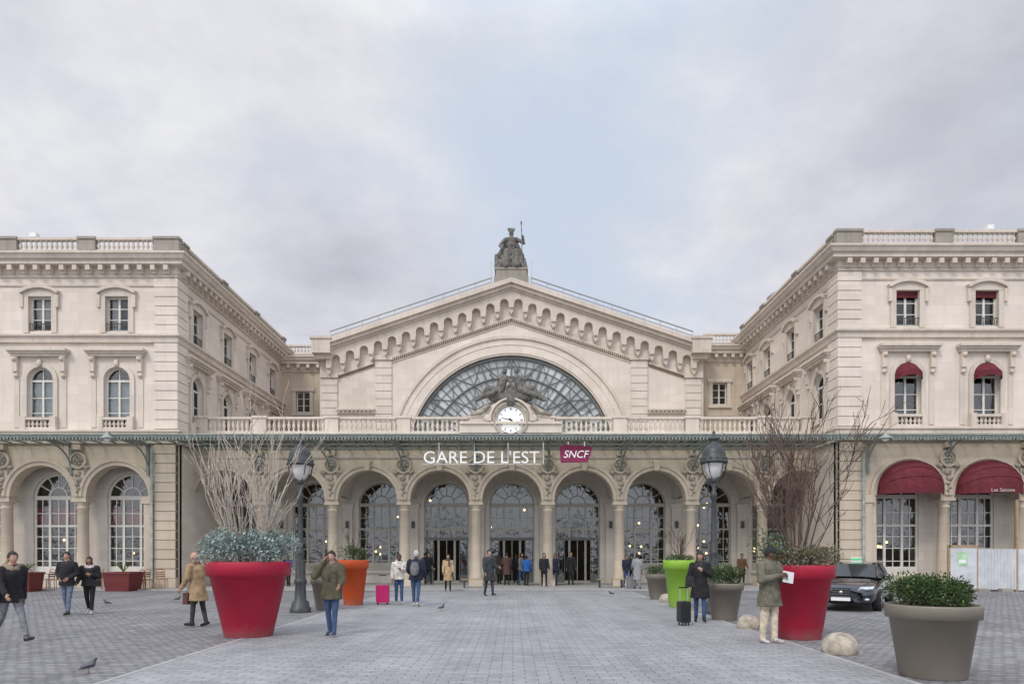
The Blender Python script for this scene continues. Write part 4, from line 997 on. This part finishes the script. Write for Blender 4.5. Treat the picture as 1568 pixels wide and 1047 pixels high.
for px,fy,w in ((189,905,.62),(40,906,.5)):
    Y=GY(fy)+.5; x=X(px,Y); p=Part('square_planter')
    vs=[(x-w*.85,Y-w*.85,0.01),(x+w*.85,Y-w*.85,0.01),(x+w*.85,Y+w*.85,0.01),(x-w*.85,Y+w*.85,0.01),(x-w,Y-w,.85),(x+w,Y-w,.85),(x+w,Y+w,.85),(x-w,Y+w,.85)]
    p.add(vs,[(0,1,2,3),(0,1,5,4),(1,2,6,5),(2,3,7,6),(3,0,4,7),(4,5,6,7)],mat('dull_red_planter',(.14,.02,.02),.6)); p.box(mat('dull_red_rim',(.16,.025,.025),.6),x-w-.03,x+w+.03,Y-w-.03,Y+w+.03,.8,.88); p.build()
    q=Part('palm_plant')
    for i in range(16):
        a=random.uniform(0,6.28); d=Vector((math.cos(a),math.sin(a),0)); pts=[Vector((x,Y,.88))+d*(t*.45)+Vector((0,0,.75*t-.35*t*t)) for t in (0,.4,.8,1.2)]
        q.tube(M_L2,pts,[.02,.02,.015,.004],4)
    q.build()
M_BOL=mat('bollard_stone',(.40,.355,.29),.9,.35,8,.8,22)
for px,fy,w in ((1286,1003,.60),(1146,963,.52),(1020,922,.5)):
    Y=GY(fy)+w*.4; x=X(px,Y); p=Part('stone_bollard')
    p.lathe(M_BOL,[(w*.47,0),(w*.5,w*.10),(w*.49,w*.2),(w*.44,w*.36),(w*.34,w*.49),(w*.2,w*.57),(w*.02,w*.60)],(x,Y,.004),28); p.build()

# ---------------------------------------------------------------- STREET LAMPS
def lamp(px,fy):
    Y=GY(fy)+.2; x=X(px,Y); E=empty('street_lamp',(x,Y,0)); p=Part('post',E)
    p.lathe(M_IRON,[(.30,0),(.30,.12),(.26,.16),(.24,.3),(.17,.36),(.15,.8),(.18,.86),(.18,.94),(.14,1.0),(.13,1.5),(.10,1.62),(.12,1.7),(.12,1.78),(.085,1.86),(.065,3.3),(.09,3.36),(.09,3.44),(.055,3.5),(.05,3.75)],(x,Y,0),16)
    for i in range(8):
        a=math.pi*i/4; p.tube(M_IRON,[(x+.15*math.cos(a),Y+.15*math.sin(a),.36),(x+.13*math.cos(a),Y+.13*math.sin(a),1.5)],.02,5)
    for s in (-1,1): p.tube(M_IRON,[(x,Y,3.6),(x+s*.12,Y,3.72),(x+s*.3,Y,3.98),(x+s*.36,Y,4.28)],[.03,.025,.022,.02],6)
    p.build()
    p=Part('lantern',E); z=3.95
    if 'opal' not in FM: FM['opal']=mat('opal_glass',(.62,.62,.60),.25,.05,3)
    M_OP=FM['opal']
    p.lathe(M_OP,[(.08,-.1),(.17,-.02),(.24,.12),(.28,.3),(.28,.33)],(x,Y,z),20)
    p.lathe(M_IRON,[(.31,.33),(.385,.34),(.40,.38),(.38,.42),(.34,.44),(.33,.62),(.29,.74),(.20,.84),(.13,.9),(.12,1.0),(.16,1.02),(.16,1.05),(.08,1.1),(.03,1.16),(.045,1.21),(.02,1.28)],(x,Y,z),24)
    p.lathe(M_IRON,[(.03,-.25),(.09,-.18),(.10,-.1),(.085,-.09)],(x,Y,z),14)
    for i in range(4):
        a=math.pi/4+math.pi*i/2; p.tube(M_IRON,[(x+.1*math.cos(a),Y+.1*math.sin(a),z-.1),(x+.25*math.cos(a),Y+.25*math.sin(a),z+.12),(x+.3*math.cos(a),Y+.3*math.sin(a),z+.33)],.014,5)
    for i in range(12):
        a=math.pi*i/6; p.ball(M_IRON,(x+.36*math.cos(a),Y+.36*math.sin(a),z+.46),(.03,.03,.05),6)
    p.build()
lamp(460,938); lamp(1093,940)

# ---------------------------------------------------------------- CAR
def car():
    Y0=GY(936); cx,cy=X(1288,Y0),Y0
    E=empty('parked_car',(cx,cy,0)); h=rad(35)
    Mx=Matrix.Translation((cx,cy,0))@Matrix.Rotation(-h,4,'Z')
    CP=mat('car_paint',(.016,.020,.032),.25,.1,2,metal=.3,coat=1.0); CGL=mat('car_glass',(.02,.025,.03),.05,.1,1); TY=mat('tyre',(.015,.015,.015),.9,.2,8); CR=mat('chrome',(.6,.6,.6),.2,.02,1,metal=1.0)
    HL=mat('headlight',(.6,.65,.7),.1,.1,6,coat=1.0)
    sec=[(0.0,.60,.30,.62),(.10,.78,.24,.74),(.35,.88,.20,.84),(.9,.92,.20,.93),(1.5,.93,.20,1.0),(2.4,.93,.22,1.02),(3.4,.93,.22,1.04),(4.2,.91,.24,1.06),(4.75,.84,.28,1.04),(4.9,.72,.36,.95)]
    def ring(y,w,zb,zt): return [(-w*.55,y,zt),(-w*.86,y,zt-.05),(-w*.97,y,zt-.16),(-w,y,(zt+zb)/2+.05),(-w*.98,y,zb+.12),(-w*.85,y,zb),(w*.85,y,zb),(w*.98,y,zb+.12),(w,y,(zt+zb)/2+.05),(w*.97,y,zt-.16),(w*.86,y,zt-.05),(w*.55,y,zt)]
    def loftm(part,secs,m,n=12):
        vs=[];fs=[]
        for q in secs: vs+=ring(*q)
        for j in range(len(secs)-1):
            for i in range(n): k=(i+1)%n; fs.append((j*n+i,j*n+k,(j+1)*n+k,(j+1)*n+i))
        fs.append(list(range(n))); fs.append(list(range((len(secs)-1)*n,len(secs)*n)))
        part.add(vs,fs,m,Mx,True)
    p=Part('body',E); loftm(p,sec,CP); ob=p.build(); s_=ob.modifiers.new('s','SUBSURF'); s_.levels=2; s_.render_levels=2
    p=Part('greenhouse',E)
    def gr(y,w,z): return [(-w,y,z),(-w*.5,y,z+.03),(w*.5,y,z+.03),(w,y,z)]
    st=[(1.35,.76,.98),(2.15,.64,1.36),(2.7,.62,1.43),(3.4,.62,1.41),(4.3,.70,1.05)]
    vs=[];fs=[]
    for q in st: vs+=gr(*q)
    for j in range(4):
        for i in range(3): fs.append((j*4+i,j*4+i+1,(j+1)*4+i+1,(j+1)*4+i))
    p.add(vs,[fs[i] for i in (0,1,2,9,10,11)],CGL,Mx,True); p.add(vs,[fs[i] for i in (3,4,5,6,7,8)],CP,Mx,True)
    for s in (-1,1):
        lo=[(s*.86,1.5,.96),(s*.87,2.4,.98),(s*.87,3.4,1.0),(s*.84,4.25,1.02)]
        hi=[(s*.76,1.35,.985),(s*.64,2.15,1.36),(s*.62,2.7,1.43),(s*.62,3.4,1.41),(s*.70,4.3,1.05)]
        p.add([lo[0],lo[1],lo[2],lo[3],hi[4],hi[3],hi[2],hi[1],hi[0]],[(0,1,7,8),(1,6,7),(1,2,5,6),(2,3,4,5)],CGL,Mx)
        p.tube(CP,[Mx@Vector(q) for q in ((s*.77,1.33,.99),(s*.65,2.13,1.37),(s*.635,2.7,1.44),(s*.635,3.4,1.42),(s*.71,4.3,1.06))],.035,6)
        p.tube(CP,[Mx@Vector((s*.87,2.75,.99)),Mx@Vector((s*.635,2.8,1.43))],.03,6)
        p.ball(CP,(s*1.0,1.75,1.02),(.12,.07,.08),10,Mx)
    p.build()
    p=Part('trim',E)
    p.prism(M_BLACK,[(-.34,.34),(.34,.34),(.20,.50),(.26,.70),(-.26,.70),(-.20,.50)],-.02,.06,Mx@Matrix(((1,0,0,0),(0,0,-1,0),(0,1,0,0),(0,0,0,1))))
    for q in range(5): p.box(CR,-.25,.25,-.075,-.06,.38+.07*q,.387+.07*q,Mx)
    p.ball(CR,(0,-.08,.58),(.06,.015,.045),10,Mx)
    p.box(M_WHITE,-.26,.26,-.10,-.085,.33,.43,Mx)
    for s in (-1,1):
        p.add([(s*.42,.02,.62),(s*.80,.22,.68),(s*.84,.34,.76),(s*.5,.08,.74)],[(0,1,2,3)],HL,Mx)
        p.ball(HL,(s*.62,.15,.69),(.17,.10,.055),10,Mx); p.ball(HL,(s*.66,.07,.38),(.09,.05,.04),8,Mx)
        for y in (2.25,3.3): p.box(CR,s*.93-.01,s*.93+.01,y,y+.16,.84,.86,Mx)
    p.box(M_WHITE,-.16,.16,2.75,2.9,1.44,1.60,Mx); p.box(mat('taxi_light_green',(.1,.5,.2),.4,.05,2,emit=.3),-.161,.161,2.74,2.91,1.50,1.57,Mx); p.build()
    p=Part('wheels',E)
    for s in (-1,1):
        for y in (.95,3.85):
            Mw=Mx@Matrix.Translation((s*.84,y,.33))@Matrix.Rotation(math.pi/2,4,'Y')
            p.lathe(TY,[(.2,-.11),(.31,-.11),(.335,-.07),(.335,.07),(.31,.11),(.2,.11)],(0,0,0),24,True,Mw)
            p.lathe(CR,[(.2,-.10),(.21,0),(.2,.10)],(0,0,0),20,True,Mw)
            for k in range(5):
                a=2*math.pi*k/5; p.box(CR,-.03,.03,.03,.2,s*.09,s*.12,Mw@Matrix.Rotation(a,4,'Z'))
    p.build()
car()

# ---------------------------------------------------------------- misc street furniture
for c in arR[:3]:
    p=Part('shop_awning'); Rw=1.56; Yf=33.2; vs=[];fs=[];n=16;mm=8
    for i in range(n+1):
        t=math.pi*i/n
        for j in range(mm+1):
            ph=math.pi/2*j/mm; vs.append((c+Rw*math.cos(t),Yf-.16-Rw*.62*math.sin(t)*math.sin(ph),4.85+Rw*.9*math.sin(t)*math.cos(ph)))
    for i in range(n):
        for j in range(mm): a=i*(mm+1)+j; fs.append((a,a+1,a+mm+2,a+mm+1))
    p.add(vs,fs,M_AWN)
    for j in (2,4,6):
        ph=math.pi/2*j/mm; p.tube(M_AWN,[(c+Rw*math.cos(math.pi*i/n),Yf-.165-Rw*.62*math.sin(math.pi*i/n)*math.sin(ph),4.855+Rw*.9*math.sin(math.pi*i/n)*math.cos(ph)) for i in range(n+1)],.022,5)
    vs=[];fs=[]
    for i in range(n+1):
        t=math.pi*i/n
        for z in (4.85,4.58): vs.append((c+Rw*math.cos(t),Yf-.165-Rw*.62*math.sin(t),z))
    for i in range(n): fs.append((2*i,2*i+1,2*i+3,2*i+2))
    p.add(vs,fs,M_AWN)
    if c==arR[1]: text(p,'Les Saisons',mat('awning_letters',(.5,.45,.4),.7),c-.55,c+.55,4.64,4.80,Yf-1.16,.02)
    p.build()
for w in [19.16+3.84*i for i in range(3)]:
    p=Part('window_awning'); Yf=33.2; r=.64
    vs=[];fs=[];n=12
    for i in range(n+1):
        t=math.pi*i/n; vs+= [(w+r*math.cos(t),Yf-.10,10.35+r*math.sin(t)),(w+r*math.cos(t),Yf-.10-.5*math.sin(t),10.33+r*.35*math.sin(t)),(w+r*math.cos(t),Yf-.10-.5*math.sin(t),10.12+r*.25*math.sin(t))]
    for i in range(n):
        for j in (0,1): a=3*i+j; fs.append((a,a+1,a+4,a+3))
    p.add(vs,fs,M_AWN); p.build()
    p=Part('window_blind'); p.box(M_AWN,w-.56,w+.56,Yf+.10,Yf+.14,14.22,14.49); p.tube(M_AWN,[(w-.56,Yf+.1,14.2),(w+.56,Yf+.1,14.2)],.03,6); p.build()
p=Part('construction_hoarding'); Yh=31.2; hx=lambda a:X(a,Yh); hz=lambda a:Z(a,Yh)
M_HW=mat('hoarding_white',(.54,.56,.58),.5,.15,2); M_HB=mat('hoarding_wood',(.35,.25,.15),.8,.2,6)
p.box(M_HW,hx(1455),hx(1496),Yh,Yh+.05,.05,hz(838))
x=hx(1497)
while x<hx(1556):
    p.prism(M_HW,[(x,0),(x+.03,.04),(x+.09,.04),(x+.12,0)],.08,hz(840),Matrix(((1,0,0,0),(0,-1,0,Yh),(0,0,1,0),(0,0,0,1)))); p.box(M_HW,x,x+.149,Yh+.001,Yh+.02,.08,hz(840)-.01); x+=.15
p.box(M_HB,hx(1453),hx(1497),Yh-.02,Yh+.08,hz(838),hz(834)); p.box(M_HB,hx(1452),hx(1455),Yh-.02,Yh+.08,0,hz(834)-.002); p.box(M_HB,hx(1496),hx(1498),Yh-.022,Yh+.08,0,hz(834)-.002)
p.box(M_HB,hx(1556),hx(1559),Yh-.02,Yh+.08,0,hz(765)); p.box(M_HW,hx(1559),hx(1700),Yh,Yh+.05,.05,hz(840))
p.box(mat('poster_green',(.35,.55,.33),.6,.3,4),hx(1466),hx(1481),Yh-.012,Yh-.001,hz(866),hz(845)); p.box(M_WHITE,hx(1468),hx(1479),Yh-.02,Yh-.013,hz(862),hz(856))
for px in (1460,1500,1535): p.box(M_DK,hx(px)-.25,hx(px)+.25,Yh-.35,Yh-.05,0.004,.14)
p.build()
M_RAT=mat('rattan',(.28,.13,.05),.6,.25,20)
def chair(x,y,f):
    p=Part('cafe_chair'); M=Matrix.Translation((x,y,.03))@Matrix.Rotation(f,4,'Z')
    p.box(M_RAT,-.21,.21,-.21,.21,.44,.47,M)
    for a in (-.19,.19):
        for b in (-.19,.19): p.tube(M_RAT,[M@Vector((a*1.1,b*1.1,0)),M@Vector((a,b,.45))],.015,5)
        p.tube(M_RAT,[M@Vector((a,.2,.45)),M@Vector((a*1.05,.26,.88))],.015,5)
    p.tube(M_RAT,[M@Vector((-.2,.26,.86)),M@Vector((-.1,.28,.93)),M@Vector((.1,.28,.93)),M@Vector((.2,.26,.86))],.018,5)
    for z in (.56,.66,.76): p.box(M_RAT,-.19,.19,.225+(z-.5)*.1,.24+(z-.5)*.1,z,z+.06,M)
    p.build()
def table(x,y):
    p=Part('cafe_table'); p.lathe(M_FRT,[(.22,0),(.22,.02),(.03,.04),(.03,.70),(.34,.71),(.34,.74)],(x,y,.03),20); p.build()
for i,px in enumerate((56,66,84,96,150,214,228,243)):
    chair(X(px,32.6),32.5+.4*(i%2),random.uniform(-1,1)*2)
for px in (75,162,222): table(X(px,33),33)
def bench(x,y):
    p=Part('park_bench')
    for k in range(4): p.box(M_HB,x-.7,x+.7,y-.2+k*.11,y-.11+k*.11,.43,.46)
    for s in (-.55,.55):
        p.box(M_IRON,x+s-.03,x+s+.03,y-.2,y+.2,.38,.43); p.box(M_IRON,x+s-.03,x+s+.03,y-.18,y-.12,.02,.38); p.box(M_IRON,x+s-.03,x+s+.03,y+.12,y+.18,.02,.38)
    p.build()
for px in (728,935): bench(X(px,34),34)
def pigeon(px,fy,f=0,s=1):
    Y=GY(fy); x=X(px,Y); M=Matrix.Translation((x,Y,.004))@Matrix.Rotation(rad(f),4,'Z')@Matrix.Scale(s,4)
    if 'pg' not in FM: FM['pg']=mat('pigeon_feathers',(.09,.095,.11),.7,.4,30); FM['pg2']=mat('pigeon_neck',(.03,.05,.045),.4,.3,30); FM['pg3']=mat('pigeon_legs',(.35,.1,.08),.6)
    g,g2,o=FM['pg'],FM['pg2'],FM['pg3']
    P=[(capsule((-.07,0,.12),(.05,0,.15),.035,.055),g),(capsule((.05,0,.16),(.10,0,.22),.042,.024),g2),(capsule((.105,0,.235),(.112,0,.238),.024,.02),g2),(capsule((-.07,0,.12),(-.15,0,.09),.03,.014),g),(capsule((.125,0,.235),(.148,0,.228),.008,.004),o)]
    for q in (-1,1): P+=[(capsule((-.11,q*.03,.125),(.03,q*.045,.155),.015,.03),g),(capsule((0,q*.022,.1),(.005,q*.024,.01),.007,.006),o),(capsule((-.01,q*.024,.008),(.035,q*.026,.008),.007,.006),o)]
    blob('pigeon',P,None,M,.007)
pigeon(136,1031,55,.85); pigeon(164,927,200,.85); pigeon(272,921,20,.85); pigeon(676,935,40,.85); pigeon(936,912,180,.85); pigeon(429,914,0,.85)
finish_blobs()

# ---------------------------------------------------------------- WORLD
w=bpy.data.worlds.new("World"); sc.world=w; w.use_nodes=True; nt=w.node_tree; bg=nt.nodes['Background']
EL,AZ=46,205
sky=N(nt,'ShaderNodeTexSky'); sky.sky_type='NISHITA'; sky.sun_disc=False; sky.sun_elevation=rad(EL); sky.sun_rotation=rad(AZ)
tc=N(nt,'ShaderNodeTexCoord'); sp=N(nt,'ShaderNodeSeparateXYZ'); nt.links.new(tc.outputs['Generated'],sp.inputs[0])
def Mth(op,a,b=None,c=None):
    n=N(nt,'ShaderNodeMath',operation=op)
    for i,v in enumerate((a,b,c)):
        if v is None: continue
        if isinstance(v,bpy.types.NodeSocket): nt.links.new(v,n.inputs[i])
        else: n.inputs[i].default_value=v
    return n.outputs[0]
zz=Mth('MAXIMUM',sp.outputs[2],0.0); den=Mth('ADD',zz,.28)
cb=N(nt,'ShaderNodeCombineXYZ'); nt.links.new(Mth('DIVIDE',sp.outputs[0],den),cb.inputs[0]); nt.links.new(Mth('DIVIDE',sp.outputs[1],den),cb.inputs[1])
def loc(v,x,y,s=1.0):
    mp=N(nt,'ShaderNodeMapping'); mp.inputs['Location'].default_value=(x,y,0); mp.inputs['Scale'].default_value=(s,s,s); nt.links.new(v,mp.inputs[0]); return mp.outputs[0]
P0=cb.outputs[0]
n1=noise(nt,loc(P0,3.1,1.7),1.3,8,.5)
n3=noise(nt,loc(P0,9,4),1.1,6,.5)
n4=noise(nt,loc(P0,5,8),3.6,9,.6)
ax=Mth('ABSOLUTE',Mth('SUBTRACT',sp.outputs[0],.02))
cvr=Mth('ADD',n1,Mth('MULTIPLY',Mth('SUBTRACT',ax,.16),.40))
cvr=Mth('ADD',cvr,Mth('MULTIPLY',Mth('SUBTRACT',n4,.5),.35))
cov=ramp(nt,cvr,[(.38,0.0),(.62,1.0)])
shade=Mth('ADD',Mth('MULTIPLY',n3,.6),Mth('MULTIPLY',n4,.40))
shade=Mth('SUBTRACT',shade,Mth('MULTIPLY',Mth('MULTIPLY',Mth('SUBTRACT',ax,.2),zz),.12))
cloud=ramp(nt,shade,[(.36,(.50,.505,.575)),(.45,(.61,.615,.685)),(.53,(.71,.715,.775)),(.62,(.83,.835,.86))])
c10=N(nt,'ShaderNodeVectorMath',operation='SCALE'); nt.links.new(cloud,c10.inputs[0]); c10.inputs['Scale'].default_value=10
blue=mixcol(nt,.08,(6.3,7.15,8.45),sky.outputs[0])
c=mixcol(nt,cov,blue,c10.outputs[0])
hz_=ramp(nt,sp.outputs[2],[(.0,1.0),(.30,0.0)])
c=mixcol(nt,Mth('MULTIPLY',hz_,.45),c,(7.7,7.8,8.2))
bt=Mth('ADD',1.0,Mth('MULTIPLY',ramp(nt,sp.outputs[2],[(.60,0.0),(.9,1.0)]),1.0))
bs=Mth('ADD',bt,Mth('MULTIPLY',ramp(nt,Mth('MULTIPLY',sp.outputs[1],-1.0),[(.05,0.0),(.8,1.0)]),.85))
mul=N(nt,'ShaderNodeVectorMath',operation='SCALE'); nt.links.new(c,mul.inputs[0]); nt.links.new(bs,mul.inputs['Scale'])
nt.links.new(mul.outputs[0],bg.inputs['Color']); bg.inputs['Strength'].default_value=.1
sl=bpy.data.lights.new('sun','SUN'); sl.energy=1.5; sl.angle=rad(14); sl.color=(1,.94,.86); so=bpy.data.objects.new('sun',sl); sc.collection.objects.link(so)
d=Vector((-.42,-.75,.86)).normalized(); so.rotation_euler=d.to_track_quat('Z','Y').to_euler()
# ---------------------------------------------------------------- CAMERA
cam=bpy.data.cameras.new('camera'); co=bpy.data.objects.new('camera',cam); sc.collection.objects.link(co)
co.location=(0,0,CZ); co.rotation_euler=(math.pi/2,0,0); cam.sensor_width=36; cam.lens=36*F/1568; cam.shift_y=(848-523.5)/1568; cam.shift_x=(784-CX)/1568; cam.clip_end=1500
sc.camera=co
sc.view_settings.view_transform='Standard'; sc.view_settings.look='None'; sc.view_settings.exposure=0
